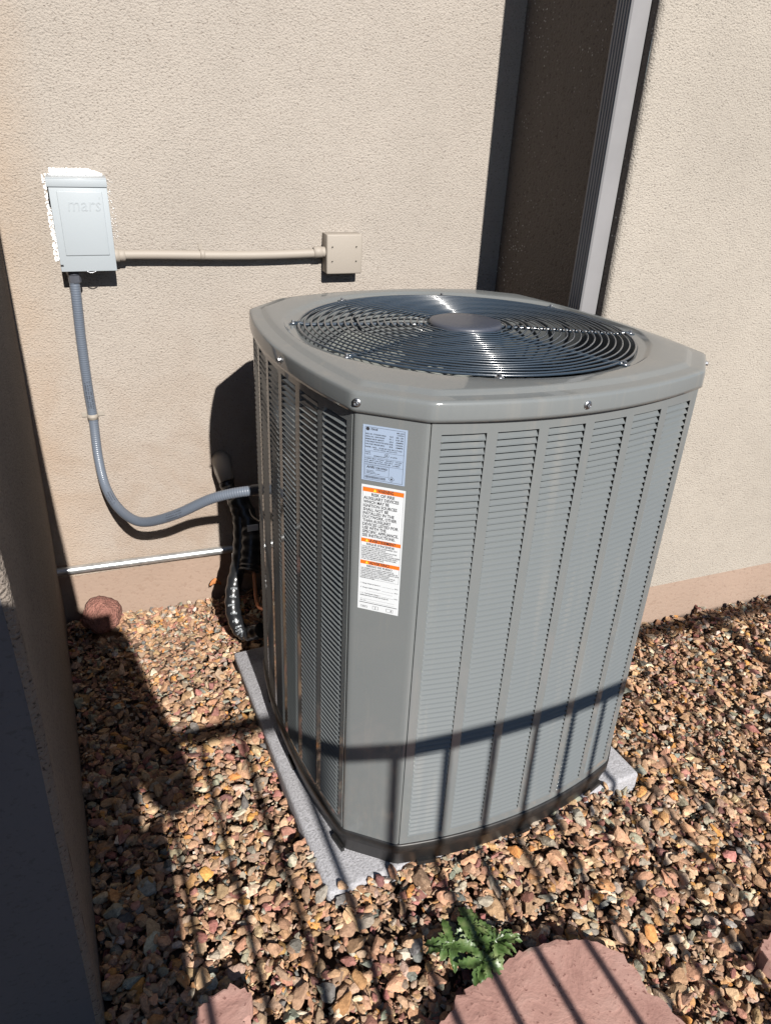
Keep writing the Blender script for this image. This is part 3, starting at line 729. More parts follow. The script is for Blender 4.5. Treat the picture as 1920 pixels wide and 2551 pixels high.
# ---------------------------------------------------------------- disconnect box on the wall
db = empty('disconnect_box', (0.690, 0, 1.226)); tag(db, 'light grey electrical disconnect box with embossed lid and white sealant round it', 'electrical box')
bx, bw, bz, bh = 0.6196, 0.1412, 1.114, 0.2251; DY = -0.0822
mb = MB(); mb.bbox(bx + 0.008, bx + bw - 0.004, DY + 0.012, -0.0005, bz + 0.006, bz + bh - 0.004, 0.002); under(mb.build('back_box', M_BOX), db)
mb = MB(); mb.bbox(bx, bx + bw + 0.001, DY - 0.003, -0.001, bz + bh - 0.003, bz + bh, 0.001); mb.bbox(bx, bx + bw + 0.001, DY - 0.003, DY - 0.0005, bz + bh - 0.021, bz + bh - 0.0025, 0.0006)
mb.box(bx + 0.0005, bx + 0.0025, DY + 0.0, -0.001, bz + bh - 0.021, bz + bh - 0.003); mb.box(bx + bw - 0.0015, bx + bw + 0.0005, DY, -0.001, bz + bh - 0.021, bz + bh - 0.003)
under(mb.build('hood', M_BOX), db)
mb = MB(); mb.bbox(bx + 0.004, bx + bw, DY, DY + 0.0045, bz, bz + bh - 0.0185, 0.0012)
mb.box(bx + 0.004, bx + 0.006, DY + 0.004, DY + 0.030, bz + 0.006, bz + bh - 0.022); mb.box(bx + bw - 0.002, bx + bw, DY + 0.004, DY + 0.03, bz, bz + bh - 0.02)
lid = under(mb.build('lid', M_BOX), db)
ZL0, ZL1 = bz, bz + bh - 0.0185
mb = MB(); mb.bbox(bx + 0.021, bx + bw - 0.013, DY - 0.0024, DY + 0.001, ZL0 + 0.040, ZL1 - 0.012, 0.0022, 3)
pnl = mb.build('raised_panel', M_BOX); pnl.parent = lid
mb = MB(); Mt = T(bx + 0.043, DY - 0.0022, ZL1 - 0.058) @ Matrix.Rotation(math.pi / 2, 4, 'X')
for k_, (dx, dz) in enumerate(((0, 0),)): text_add(mb, 'mars', 0.046, Mt, 0.078, 0.12, 0.0012)
text_add(mb, 'R', 0.007, T(bx + 0.1175, DY - 0.0022, ZL1 - 0.031) @ Matrix.Rotation(math.pi / 2, 4, 'X'), None, 0, 0.0005)
lt = mb.build('embossed_lettering', M_BOX); lt.parent = lid
mb = MB(); mb.tube([(bx + 0.065 + 0.024 * i / 8, DY - 0.001, bz + 0.001 - 0.0045 * math.sin(math.pi * i / 8)) for i in range(9)], 0.0014, 6); o_ = mb.build('hasp', M_STEEL); o_.parent = lid
mb = MB(); mb.box(bx + 0.0045, bx + 0.0115, DY - 0.0003, DY + 0.001, bz + 0.013, bz + 0.018); o_ = mb.build('slot', M_GAP); o_.parent = lid
mb = MB(); mb.box(bx + 0.003, bx + 0.0078, DY + 0.012, DY + 0.055, bz + 0.14, bz + bh - 0.022); under(mb.build('side_slot', M_GAP), db)
# ragged sealant on the stucco round the box
cm = MB(); rs = random.Random(8)
ico = [(0, 0, 1), (.89, 0, .45), (.28, .85, .45), (-.72, .53, .45), (-.72, -.53, .45), (.28, -.85, .45), (.72, .53, -.45), (-.28, .85, -.45), (-.89, 0, -.45), (-.28, -.85, -.45), (.72, -.53, -.45), (0, 0, -1)]
icof = [(0, 1, 2), (0, 2, 3), (0, 3, 4), (0, 4, 5), (0, 5, 1), (1, 6, 2), (2, 7, 3), (3, 8, 4), (4, 9, 5), (5, 10, 1), (6, 7, 2), (7, 8, 3), (8, 9, 4), (9, 10, 5), (10, 6, 1), (11, 7, 6), (11, 8, 7), (11, 9, 8), (11, 10, 9), (11, 6, 10)]
def blob(x, z, r):
    a = rs.uniform(0, 6.3); c, s_ = math.cos(a), math.sin(a); k = rs.uniform(.4, 1)
    cm.add([(x + (p[0] * c - p[1] * s_) * r, -0.0015 + p[2] * r * 0.55, z + (p[0] * s_ + p[1] * c) * r * k) for p in ico], icof)
for i in range(1500):     # along the top
    x = rs.uniform(bx + 0.010, bx + bw - 0.006); z = bz + bh - 0.012 + 0.027 * rs.random() ** 0.9 * (1 - 0.45 * max(0, (x - bx - 0.10) / 0.04)); blob(x, z, rs.uniform(0.0010, 0.0027))
for i in range(1100):     # left edge
    z = rs.uniform(bz + 0.012, bz + bh + 0.002); x = bx + 0.010 - 0.020 * rs.random() ** 1.5; blob(x, z, rs.uniform(0.0011, 0.0027))
for i in range(150):     # right edge, thinning out
    z = rs.uniform(bz + 0.07, bz + bh - 0.01); x = bx + bw - 0.004 + 0.021 * rs.random() ** 2.0; blob(x, z, rs.uniform(0.0007, 0.0015))
c_ = under(cm.build('sealant', M_CAULK), db); c_['kind'] = 'stuff'
# fitting under the box
mb = MB(); mb.lathe([(0.0145, bz + 0.008), (0.0190, bz + 0.004), (0.0190, bz - 0.012), (0.0165, bz - 0.014), (0.0165, bz - 0.032), (0.0150, bz - 0.034)], 8, T(0.652, -0.050, 0), False); under(mb.build('hub_fitting', M_FIT), db)

# ---------------------------------------------------------------- junction box and tan conduit
jb = empty('junction_box', (1.405, 0, 1.14)); tag(jb, 'square tan junction box with screwed cover at the right end of the conduit', 'junction box')
jx, jz, jh, dj = 1.3491, 1.0839, 0.1128, 0.0532
mb = MB(); mb.bbox(jx + 0.001, jx + 0.109, -dj + 0.008, -0.0005, jz + 0.001, jz + jh - 0.001, 0.0015); under(mb.build('back_box', M_TAN), jb)
mb = MB(); mb.bbox(jx, jx + 0.110, -dj, -dj + 0.009, jz, jz + jh, 0.0045, 3); cov = under(mb.build('cover', M_TAN), jb)
for u in (0.017, 0.091):
    for v in (0.036, 0.077):
        mb = MB(); mb.lathe([(0.0, 0.0), (0.0022, 0.0), (0.0026, 0.0008), (0.0036, 0.0009)], 10, T(jx + u, -dj, jz + v) @ Matrix.Rotation(math.pi / 2, 4, 'X')); o_ = mb.build('screw', M_TAN); o_.parent = cov
cd = empty('rigid_conduit', (1.05, 0, 1.145)); tag(cd, 'tan painted horizontal conduit between the disconnect box and the junction box', 'conduit')
xs = np.linspace(0.757, 1.352, 40); pts = [(x, -0.030, 1.1445 + 0.0035 * math.cos((x - 0.757) * 8) - 0.002) for x in xs]
mb = MB(); mb.tube(pts, 0.0125, 16); under(mb.build('pipe', M_TAN), cd)
for x, w_, r_ in ((0.762, 0.012, 0.0175), (0.778, 0.010, 0.0155), (1.328, 0.014, 0.0165), (1.343, 0.010, 0.0150)):
    mb = MB(); mb.lathe([(0.0125, -w_), (r_, -w_ * 0.8), (r_, w_ * 0.8), (0.0125, w_)], 20, T(x, -0.030, 1.1445) @ Matrix.Rotation(math.pi / 2, 4, 'Y')); under(mb.build('coupling', M_TAN), cd)
mb = MB(); mb.lathe([(0.0125, -0.007), (0.0142, -0.0065), (0.0142, 0.0065), (0.0125, 0.007)], 20, T(0.993, -0.030, 1.143) @ Matrix.Rotation(math.pi / 2, 4, 'Y')); mb.box(0.987, 0.999, -0.004, -0.001, 1.118, 1.168)
under(mb.build('strap', M_TAN), cd)

# ---------------------------------------------------------------- flexible conduit
def catmull(P, n):
    P = [Vector(p) for p in P]; P = [P[0] * 2 - P[1]] + P + [P[-1] * 2 - P[-2]]; out = []
    for i in range(1, len(P) - 2):
        for k in range(n):
            t = k / n; a, b, c, d_ = P[i - 1], P[i], P[i + 1], P[i + 2]
            out.append(0.5 * ((2 * b) + (c - a) * t + (2 * a - 5 * b + 4 * c - d_) * t * t + (3 * b - a - 3 * c + d_) * t ** 3))
    out.append(P[-2]); return out
def onray(qx, qy, y):      # a point seen at a picture position, at depth y (measurements only)
    d_ = right * ((qx - 960) / 1827.889) + up * (-(qy - 1275.5) / 1827.889) + fwd
    t = (y + 2.2206819) / d_.y; return Vector((0.7004703, -2.2206819, 1.5188532)) + d_ * t
FP = [(0.651, -0.050, 1.100), (0.648, -0.049, 1.020), (0.644, -0.040, 0.92), (0.642, -0.028, 0.78), (0.643, -0.022, 0.68), (0.641, -0.045, 0.57)]
FP += [tuple(onray(*a)) for a in ((263, 1210, -0.10), (291, 1260, -0.18), (330, 1293, -0.27), (371, 1300, -0.33), (440, 1281, -0.41), (520, 1245, -0.47), (580, 1229, -0.50), (636, 1221, -0.52))]
fx = empty('flexible_conduit', (0.65, -0.05, 0.7)); tag(fx, 'blue grey ribbed flexible conduit looping from the disconnect box to the unit', 'conduit')
path = catmull(FP, 60)
# resample evenly
Ls = [0]; 
for a, b in zip(path, path[1:]): Ls.append(Ls[-1] + (b - a).length)
def at_len(s_):
    i = min(len(Ls) - 2, max(0, np.searchsorted(Ls, s_) - 1)); k = (s_ - Ls[i]) / max(1e-9, Ls[i + 1] - Ls[i]); return path[i].lerp(path[i + 1], k)
tot = Ls[-1]; step = 0.0016; cnt = int(tot / step)
pp = [at_len(i * step) for i in range(cnt)]; rr = [0.0136 + 0.00045 * math.sin(2 * math.pi * i * step / 0.0064) for i in range(cnt)]
mb = MB(); mb.tube(pp, rr, 14); under(mb.build('sleeve', M_FLEX), fx)
mb = MB(); e0 = pp[-1]; dlast = (pp[-1] - pp[-8]).normalized(); mb.tube([e0 - dlast * 0.006, e0 + dlast * 0.05, e0 + dlast * 0.09], [0.0155, 0.0155, 0.013], 12); under(mb.build('end_fitting', M_FIT), fx)
mb = MB()
for k in range(5): mb.lathe([(0.0142, -0.004), (0.0155, -0.003), (0.0155, 0.003), (0.0142, 0.004)], 20, T(0.643, -0.0225, 0.690)) if k == 0 else None
mb.lathe([(0.0138, -0.008), (0.0150, -0.0075), (0.0150, 0.0075), (0.0138, 0.008)], 20, T(0.643, -0.0225, 0.690)); mb.bbox(0.613, 0.6285, -0.004, -0.001, 0.682, 0.697, 0.001, 1); mb.bbox(0.6575, 0.676, -0.004, -0.001, 0.682, 0.697, 0.001, 1)
under(mb.build('strap', M_TAN), fx)
# printed marks along the sleeve (illegible dashes)
mk = MB()
for s0, s1, side in ((0.30, 0.385, 0.0), (0.665, 0.72, 0.3), (0.985, 1.045, 0.9)):
    s_ = s0
    while s_ < s1:
        i = int(s_ / step); 
        if i + 2 >= cnt: break
        c0 = pp[i]; tg = (pp[i + 1] - pp[i]).normalized(); view = (Vector((0.70, -2.22, 1.52)) - c0).normalized(); sd = tg.cross(view).normalized(); nf = sd.cross(tg).normalized()
        for row in (-0.45, 0.0, 0.45):
            if rs.random() < 0.75:
                a = row; nrm_ = nf * math.cos(a) + sd * math.sin(a); sv = (sd * math.cos(a) - nf * math.sin(a)); c1 = c0 + nrm_ * 0.01425; hw = 0.0015; hl = 0.0007
                mk.add([c1 - sv * hw - tg * hl, c1 + sv * hw - tg * hl, c1 + sv * hw + tg * hl, c1 - sv * hw + tg * hl], [(0, 1, 2, 3)])
        s_ += 0.0032
under(mk.build('printed_marks', M_PRINT), fx)

# ---------------------------------------------------------------- galvanized pipe along the wall
gp = MB(); gp.tube([(0.40 + 0.05 * i, -0.030, 0.180 - 0.017 * (0.05 * i)) for i in range(32)], 0.0135, 16)
tag(gp.build('galvanized_pipe', M_GALV), 'shiny galvanized steel pipe running low along the rear wall', 'pipe')

# ---------------------------------------------------------------- line set: sleeve, wrapped tubes, copper
ls = empty('refrigerant_lines', (1.0, -0.1, 0.3)); tag(ls, 'black taped refrigerant lines dropping from a tan wall sleeve behind the unit', 'pipe')
p0 = Vector((1.015, 0.0, 0.50)); 
mb = MB(); q1 = onray(553, 1155, -0.02); q2 = onray(556, 1172, -0.05); q3 = onray(566, 1200, -0.075)
mb.tube([q1 + Vector((0, 0.03, 0.01)), q1, q2, q3], [0.030, 0.030, 0.029, 0.026], 20); under(mb.build('wall_sleeve', M_TAN), ls)
LP = [onray(560, 1190, -0.06), onray(570, 1218, -0.09), onray(584, 1245, -0.12), onray(598, 1290, -0.16), onray(600, 1350, -0.20), onray(594, 1410, -0.25), onray(582, 1465, -0.29), onray(581, 1520, -0.33), onray(596, 1565, -0.36), onray(618, 1578, -0.385), onray(650, 1570, -0.42)]
pth = catmull(LP, 14); rad = [0.0235 + 0.0012 * math.sin(i * 0.9) for i in range(len(pth))]
mb = MB(); mb.tube(pth, rad, 14); t1_ = under(mb.build('wrapped_tube', M_TAPE), ls)
LP2 = [onray(592, 1240, -0.12), onray(618, 1300, -0.17), onray(626, 1350, -0.22), onray(622, 1400, -0.26), onray(618, 1425, -0.28)]
pt2 = catmull(LP2, 12); mb = MB(); mb.tube(pt2, [0.033 + 0.0015 * math.sin(i * 1.1) for i in range(len(pt2))], 16); under(mb.build('wrapped_tube', M_TAPE), ls)
mb = MB(); mb.tube(catmull([onray(632, 1420, -0.28), onray(635, 1450, -0.30), onray(638, 1490, -0.33), onray(645, 1512, -0.36), onray(660, 1520, -0.42)], 10), 0.0055, 10); under(mb.build('copper_tube', M_COPPER), ls)
mb = MB(); mb.tube(catmull([onray(605, 1250, -0.13), onray(618, 1262, -0.16), onray(628, 1285, -0.2), onray(646, 1298, -0.25), onray(655, 1300, -0.3)], 10), 0.0022, 8); under(mb.build('thermostat_wire', M_TAN), ls)
mb = MB(); c0 = onray(630, 1315, -0.245); mb.bbox(-0.017, 0.017, -0.001, 0.001, -0.011, 0.011, 0.0005, 1, T(*c0)); under(mb.build('tube_tag', M_WHITE), ls)
mk = MB()      # white print on the tape
for i in range(84, len(pth) - 14, 5):
    c0 = pth[i]; tg = (pth[i + 1] - pth[i]).normalized(); view = (Vector((0.70, -2.22, 1.52)) - c0).normalized(); sd = tg.cross(view).normalized(); nf = sd.cross(tg).normalized()
    zz = nf * 0.0250; M4 = Matrix(((sd.x, tg.x, nf.x, c0.x + zz.x), (sd.y, tg.y, nf.y, c0.y + zz.y), (sd.z, tg.z, nf.z, c0.z + zz.z), (0, 0, 0, 1)))
    text_add(mk, 'SELECT', 0.0075, M4 @ Matrix.Rotation(math.radians(rs.uniform(-25, 5)), 4, 'Z') @ T(rs.uniform(-.004, .006), 0, 0), 0.020, 0, 0, 'CENTER')
o_ = mk.build('printed_text', M_WPRINT); o_.parent = t1_

# ---------------------------------------------------------------- flagstones, rock, weed, leaf
def slab(name, pts, z0, z1, label, seed=1, sub=4):
    rr_ = random.Random(seed); P = []
    for i in range(len(pts)):
        a = Vector(pts[i]); b = Vector(pts[(i + 1) % len(pts)])
        for k in range(sub):
            t = k / sub; q = a.lerp(b, t); q += Vector((rr_.uniform(-1, 1), rr_.uniform(-1, 1))) * 0.0055; P.append(q)
    c = sum(P, Vector((0, 0))) / len(P); mb = MB(); L = len(P); rings = []
    for k, z in ((1.0, z0), (1.005, z0 + (z1 - z0) * 0.5), (1.0, z1 - 0.003), (0.993, z1 - 0.0005), (0.93, z1), (0.7, z1), (0.35, z1)):
        rings.append([(c.x + (p.x - c.x) * k, c.y + (p.y - c.y) * k, z + (0.0022 * noise.noise(Vector((p.x * k * 9, p.y * k * 9, 1))) if z > z0 else 0)) for p in P])
    vs = [v for r in rings for v in r] + [(c.x, c.y, z1)]
    fs = [(i * L + k, i * L + (k + 1) % L, (i + 1) * L + (k + 1) % L, (i + 1) * L + k) for i in range(len(rings) - 1) for k in range(L)]
    fs += [((len(rings) - 1) * L + k, (len(rings) - 1) * L + (k + 1) % L, len(vs) - 1) for k in range(L)]
    mb.add(vs, fs, False); o = mb.build(name, M_FLAG); tag(o, label, 'flagstone', 'pink flagstones in the gravel'); return P
F1 = slab('flagstone', [(1.085, -1.60), (1.135, -1.572), (1.175, -1.548), (1.219, -1.531), (1.275, -1.520), (1.328, -1.510), (1.385, -1.512), (1.444, -1.520), (1.487, -1.540), (1.527, -1.575), (1.537, -1.624), (1.535, -1.664), (1.552, -1.694), (1.565, -1.735), (1.56, -1.95), (1.30, -2.02), (1.08, -1.93), (1.03, -1.72)], -0.03, 0.022,
          'large pink sandstone flagstone crossed by fence shadows near the weed', 1)
F2 = slab('flagstone', [(1.812, -1.672), (1.835, -1.657), (1.87, -1.655), (2.1, -1.60), (2.2, -1.75), (2.05, -1.98), (1.9, -1.92), (1.83, -1.75)], -0.03, 0.020,
          'pink flagstone of which only a corner shows at the right edge', 2)
F3 = slab('flagstone', [(0.705, -1.402), (0.735, -1.388), (0.765, -1.383), (0.797, -1.402), (0.800, -1.43), (0.775, -1.458), (0.765, -1.52), (0.70, -1.52), (0.68, -1.45)], -0.03, 0.022,
          'small rough pink flagstone half in shadow at the bottom left', 3)

def lump(name, c, r, m, seed, sq=(1, 1, 1), detail=3, amp=0.28):
    bm = bmesh.new(); bmesh.ops.create_icosphere(bm, subdivisions=detail, radius=1)
    for v in bm.verts:
        p = v.co.copy(); k = 1 + amp * noise.noise(p * 1.3 + Vector((seed, 0, 0))) + amp * 0.35 * noise.noise(p * 4 + Vector((0, seed, 0))) + amp * 0.12 * noise.noise(p * 11)
        v.co = Vector((c[0] + p.x * r * sq[0] * k, c[1] + p.y * r * sq[1] * k, c[2] + p.z * r * sq[2] * k))
    me = bpy.data.meshes.new(name); bm.to_mesh(me); bm.free(); me.materials.append(m)
    for p in me.polygons: p.use_smooth = True
    o = bpy.data.objects.new(name, me); COL.objects.link(o); return o
tag(lump('lava_rock', (0.578, -0.095, 0.032), 0.062, M_ROCK, 4.2, (0.93, 1.0, 0.9), 4), 'rounded red rock lying against the foot of the rear wall', 'rock')

wd = empty('weed', (1.262, -1.468, 0.015)); tag(wd, 'small low green weed with a rosette of lobed leaves in the gravel', 'weed')
rw = random.Random(21)
wcs = [(1.205, -1.455, 14, 0.055), (1.262, -1.430, 10, 0.045), (1.295, -1.478, 14, 0.055), (1.248, -1.505, 12, 0.052), (1.255, -1.462, 10, 0.05)]
for (wx, wy, cnt_, len_) in wcs:
    for k in range(cnt_):
        a = 2 * math.pi * k / cnt_ + rw.uniform(-.3, .3); L_ = len_ * rw.uniform(0.55, 1.12); wdt = L_ * rw.uniform(0.38, 0.6); mb = MB(); vs = []; nn_ = 12
        rise = rw.uniform(0.0, 0.42); curl = rw.uniform(0.3, 1.1); tw = rw.uniform(-0.5, 0.5); bend = rw.uniform(-0.6, 0.6)
        for i in range(nn_ + 1):
            u = i / nn_; lobes = 0.80 + 0.20 * math.sin(i * 2.6 + k); wv = wdt * (0.16 + 0.84 * math.sin(math.pi * min(1, 0.06 + u * 0.90)) ** 1.1) * lobes
            if u > 0.97: wv *= 0.3
            aa = a + bend * u * 0.5; r_ = L_ * u; z = L_ * (rise * u - curl * 0.55 * u * u) + 0.012
            for s_ in (-1, -0.5, 0, 0.5, 1):
                cr = 0.0035 * noise.noise(Vector((k + wx * 50, u * 7, s_ * 3))) * (0.4 + abs(s_))
                vs.append((wx - wd.location.x + r_ * math.cos(aa) - s_ * wv * 0.5 * math.sin(aa), wy - wd.location.y + r_ * math.sin(aa) + s_ * wv * 0.5 * math.cos(aa), max(-0.006, z + abs(s_) * wv * 0.20 + s_ * tw * wv * 0.3) + cr))
        mb.add(vs, [(i * 5 + j, i * 5 + j + 1, (i + 1) * 5 + j + 1, (i + 1) * 5 + j) for i in range(nn_) for j in range(4)], True)
        mb.build('leaf', M_LEAF, wd)

dl = MB(); lc = onray(538, 1462, -0.03); vs = []
for i in range(7):
    u = i / 6; wv = 0.011 * math.sin(math.pi * min(1, 0.08 + u * 0.92)) * (1 + 0.25 * (i % 2))
    for s_ in (-1, 0, 1): vs.append((lc.x - 0.02 + 0.04 * u, lc.y + s_ * wv * 0.6, lc.z + 0.012 * abs(s_) + 0.014 * math.sin(u * 3) + s_ * wv * 0.5))
dl.add(vs, [(i * 3 + j, i * 3 + j + 1, (i + 1) * 3 + j + 1, (i + 1) * 3 + j) for i in range(6) for j in range(2)], True)
tag(dl.build('dry_leaf', mat('dry_leaf', (0.32, 0.12, 0.035), 0.8)[0]), 'small curled orange dry leaf at the foot of the rear wall', 'leaf')

# ---------------------------------------------------------------- gravel
def ico_mesh(sub):
    bm = bmesh.new(); bmesh.ops.create_icosphere(bm, subdivisions=sub, radius=1); bm.verts.ensure_lookup_table()
    V = np.array([v.co[:] for v in bm.verts]); F = np.array([[v.index for v in f.verts] for f in bm.faces]); bm.free(); return V, F
ICO = {1: ico_mesh(2), 2: ico_mesh(3)}       # 80 and 320 faces
def hull(seed):
    r = np.random.default_rng(seed); n = int(r.integers(8, 11)); P = r.normal(size=(n, 3)); P /= np.linalg.norm(P, axis=1)[:, None]; P *= r.uniform(0.70, 1.15, (n, 1))
    bm = bmesh.new(); [bm.verts.new(p) for p in P]; bmesh.ops.convex_hull(bm, input=bm.verts); bmesh.ops.triangulate(bm, faces=bm.faces[:]); bm.verts.index_update()
    V = np.array([v.co[:] for v in bm.verts]); F = np.array([[v.index for v in f.verts] for f in bm.faces]); bm.free(); return V, F
def proto(sub, seed):
    V, F = ICO[sub]; r = np.random.default_rng(seed); n = r.integers(10, 15)
    N_ = r.normal(size=(n, 3)); N_ /= np.linalg.norm(N_, axis=1)[:, None]; D = r.uniform(0.50, 0.86, n)
    dots = V @ N_.T; rad = np.full(len(V), 1.30)
    for j in range(n):
        c = dots[:, j] > 0.02; rad[c] = np.minimum(rad[c], D[j] / dots[c, j])
    W_ = V * rad[:, None]
    return W_
NP_ = 28
PROT = {s_: [(proto(s_, 100 + i), ICO[s_][1]) for i in range(NP_)] for s_ in (1, 2)}
PROT[0] = [hull(300 + i) for i in range(NP_)]
PAL = np.array([(0.41, 0.265, 0.165), (0.34, 0.225, 0.15), (0.46, 0.315, 0.205), (0.38, 0.23, 0.155), (0.50, 0.365, 0.25), (0.28, 0.195, 0.14), (0.52, 0.27, 0.095), (0.42, 0.25, 0.12),
                (0.29, 0.28, 0.23), (0.24, 0.25, 0.225), (0.15, 0.15, 0.15), (0.27, 0.13, 0.115), (0.34, 0.17, 0.145), (0.57, 0.47, 0.36), (0.43, 0.40, 0.34), (0.20, 0.105, 0.095), (0.33, 0.25, 0.20)])
PW = np.array([12, 13, 11, 11, 7, 10, 2.5, 4, 5, 4, 2.5, 3.5, 4, 3.5, 4, 2, 7]); PW = PW / PW.sum()
GX0, GX1, GY0, GY1, CELL = 0.44, 3.75, -2.15, 0.02, 0.005
nx_, ny2 = int((GX1 - GX0) / CELL), int((GY1 - GY0) / CELL)
HM = np.full((nx_, ny2), -0.03)
ACi = (Matrix.Translation(AO) @ RM).inverted()
def inpoly(x, y, P):
    c = False; j = len(P) - 1
    for i in range(len(P)):
        if (P[i][1] > y) != (P[j][1] > y) and x < (P[j][0] - P[i][0]) * (y - P[i][1]) / (P[j][1] - P[i][1]) + P[i][0]: c = not c
        j = i
    return c
def blocked(x, y, r):
    if x < 0.455 + 0.055 * (-y) + r * 0.45 and y > -1.40: return True
    if y > -r * 0.5: return True
    if x > XR - r * 0.3 and y > YR - r * 0.5: return True
    q = ACi @ Vector((x, y, 0.03))
    m_ = r * 0.25
    if -0.449 + 0.052 * (q.y + 0.43) - m_ < q.x < 0.428 + m_ and -0.436 - m_ * 0.2 < q.y < 0.455 + m_: return True
    if x > 2.0 + (y + 2.15) * 1.15 + 0.35: return True
    for F_ in (F1, F2, F3):
        fc = sum((Vector(q_) for q_ in F_), Vector((0, 0))) / len(F_)
        if inpoly(fc.x + (x - fc.x) * 1.035, fc.y + (y - fc.y) * 1.035, F_): return True
    if (x - 0.58) ** 2 + (y + 0.09) ** 2 < 0.045 ** 2: return True
    return False
# where gravel is banked up: against the pad's near and right edges
def bank_h(x, y):
    q = ACi @ Vector((x, y, 0.03)); h = 0.0
    if q.y < -0.30: h = 0.072 * math.exp(-max(0, -0.44 - q.y) / 0.12) * (1 if -0.455 < q.x < 0.22 else math.exp(-min(abs(q.x + 0.455), abs(q.x - 0.22)) / 0.11))
    if q.x > 0.35 and q.y > -0.5: h = max(h, 0.020 * math.exp(-max(0, q.x - 0.43) / 0.10))
    if q.x < -0.38 and -0.6 < q.y < 0.5: h = max(h, 0.028 * math.exp(-max(0, -0.44 - q.x) / 0.06))
    return h + 0.006 * noise.noise(Vector((x * 5, y * 5, 0)))
for i in range(nx_):
    x = GX0 + (i + .5) * CELL
    for j in range(0, ny2, 1):
        if i % 4 == 0 and j % 4 == 0:
            HM[i:i + 4, j:j + 4] = -0.03 + bank_h(x, GY0 + (j + .5) * CELL)
stones = []; rg = random.Random(77); area = 0; tries = 0
def put(x, y, R, thick):
    i0, j0 = int((x - GX0) / CELL), int((y - GY0) / CELL); k = max(1, int(R * 0.8 / CELL))
    a0, a1, b0, b1 = max(0, i0 - k), min(nx_, i0 + k + 1), max(0, j0 - k), min(ny2, j0 + k + 1)
    if a1 <= a0 or b1 <= b0: return None
    sub = HM[a0:a1, b0:b1]; base = float(sub.mean()) * 0.8 + float(sub.max()) * 0.2
    zc = base + thick * 0.40
    gi, gj = np.ogrid[a0 - i0:a1 - i0, b0 - j0:b1 - j0]; d2 = (gi * gi + gj * gj) / (k + 0.5) ** 2
    dome = zc + thick * np.sqrt(np.clip(1 - d2, 0, 1)) * 0.8; HM[a0:a1, b0:b1] = np.where(d2 < 1, np.maximum(sub, dome), sub)
    return zc
TARGET = 10.5
while area < TARGET:
    tries += 1
    x = rg.uniform(GX0, GX1); y = rg.uniform(GY0, GY1)
    R = min(0.023, max(0.0050, rg.lognormvariate(math.log(0.0083), 0.47)))
    if blocked(x, y, R): continue
    area += math.pi * R * R * 0.62
    tk = R * rg.uniform(0.34, 0.62); zc = put(x, y, R, tk)
    if zc is None: continue
    stones.append((x, y, zc, R, tk))
# stones that spilled on the pad's edge
for (lx, ly, R) in ((-0.415, -0.424, 0.015), (-0.30, -0.442, 0.014), (0.25, -0.445, 0.012), (0.31, -0.443, 0.011)):
    q = (Matrix.Translation(AO) @ RM) @ Vector((lx, ly, -0.032)); stones.append((q.x, q.y, q.z + R * 0.2, R, R * 0.5))
S = np.array(stones); S[:len(stones) - 5, 2] -= 0.026   # bring the packed surface to the ground line
camp = np.array([0.70, -2.22, 1.52]); cntS = len(S)
dist = np.linalg.norm(S[:, :3] - camp, axis=1)
lod = np.where((S[:, 3] > 0.0165) & (dist < 1.95), 2, np.where((S[:, 3] > 0.0105) & (dist < 2.3), 1, 0))
Vs, Fs, Cs = [], [], []; off = 0
pid = RNG.integers(0, NP_, cntS); yaw_ = RNG.uniform(0, 2 * np.pi, cntS); tiltx = RNG.normal(0, 0.28, cntS); tilty = RNG.normal(0, 0.28, cntS)
asp = RNG.uniform(0.50, 0.92, cntS); ccol = PAL[RNG.choice(len(PAL), cntS, p=PW)] * RNG.uniform(0.78, 1.22, (cntS, 1)) * RNG.uniform(0.94, 1.06, (cntS, 3))
cy_, sy_ = np.cos(yaw_), np.sin(yaw_)
for s_ in (0, 1, 2):
    for p in range(NP_):
        idx = np.where((lod == s_) & (pid == p))[0]
        if not len(idx): continue
        W_, Fp = PROT[s_][p]; n_ = len(idx)
        sc = np.stack([S[idx, 3] * 1.08, S[idx, 3] * 1.08 * asp[idx], S[idx, 4] * 1.05], 1)
        A_ = W_[None] * sc[:, None, :]
        cx1, sx1 = np.cos(tiltx[idx]), np.sin(tiltx[idx]); y_ = A_[:, :, 1] * cx1[:, None] - A_[:, :, 2] * sx1[:, None]; z_ = A_[:, :, 1] * sx1[:, None] + A_[:, :, 2] * cx1[:, None]
        cx2, sx2 = np.cos(tilty[idx]), np.sin(tilty[idx]); x_ = A_[:, :, 0] * cx2[:, None] + z_ * sx2[:, None]; z_ = -A_[:, :, 0] * sx2[:, None] + z_ * cx2[:, None]
        X_ = x_ * cy_[idx][:, None] - y_ * sy_[idx][:, None] + S[idx, 0][:, None]; Y_ = x_ * sy_[idx][:, None] + y_ * cy_[idx][:, None] + S[idx, 1][:, None]; Z_ = z_ + S[idx, 2][:, None]
        V_ = np.stack([X_, Y_, Z_], 2).reshape(-1, 3); nv_ = len(W_)
        F_ = (Fp[None] + (np.arange(n_) * nv_)[:, None, None]).reshape(-1, 3) + off
        Vs.append(V_); Fs.append(F_); Cs.append(np.repeat(ccol[idx], nv_, axis=0)); off += len(V_)
V_ = np.concatenate(Vs); F_ = np.concatenate(Fs); C_ = np.concatenate(Cs)
me = bpy.data.meshes.new('gravel'); me.vertices.add(len(V_)); me.vertices.foreach_set('co', V_.astype(np.float32).ravel())
me.loops.add(len(F_) * 3); me.loops.foreach_set('vertex_index', F_.astype(np.int32).ravel())
me.polygons.add(len(F_)); me.polygons.foreach_set('loop_start', (np.arange(len(F_)) * 3).astype(np.int32)); me.update(calc_edges=True); me.shade_flat()
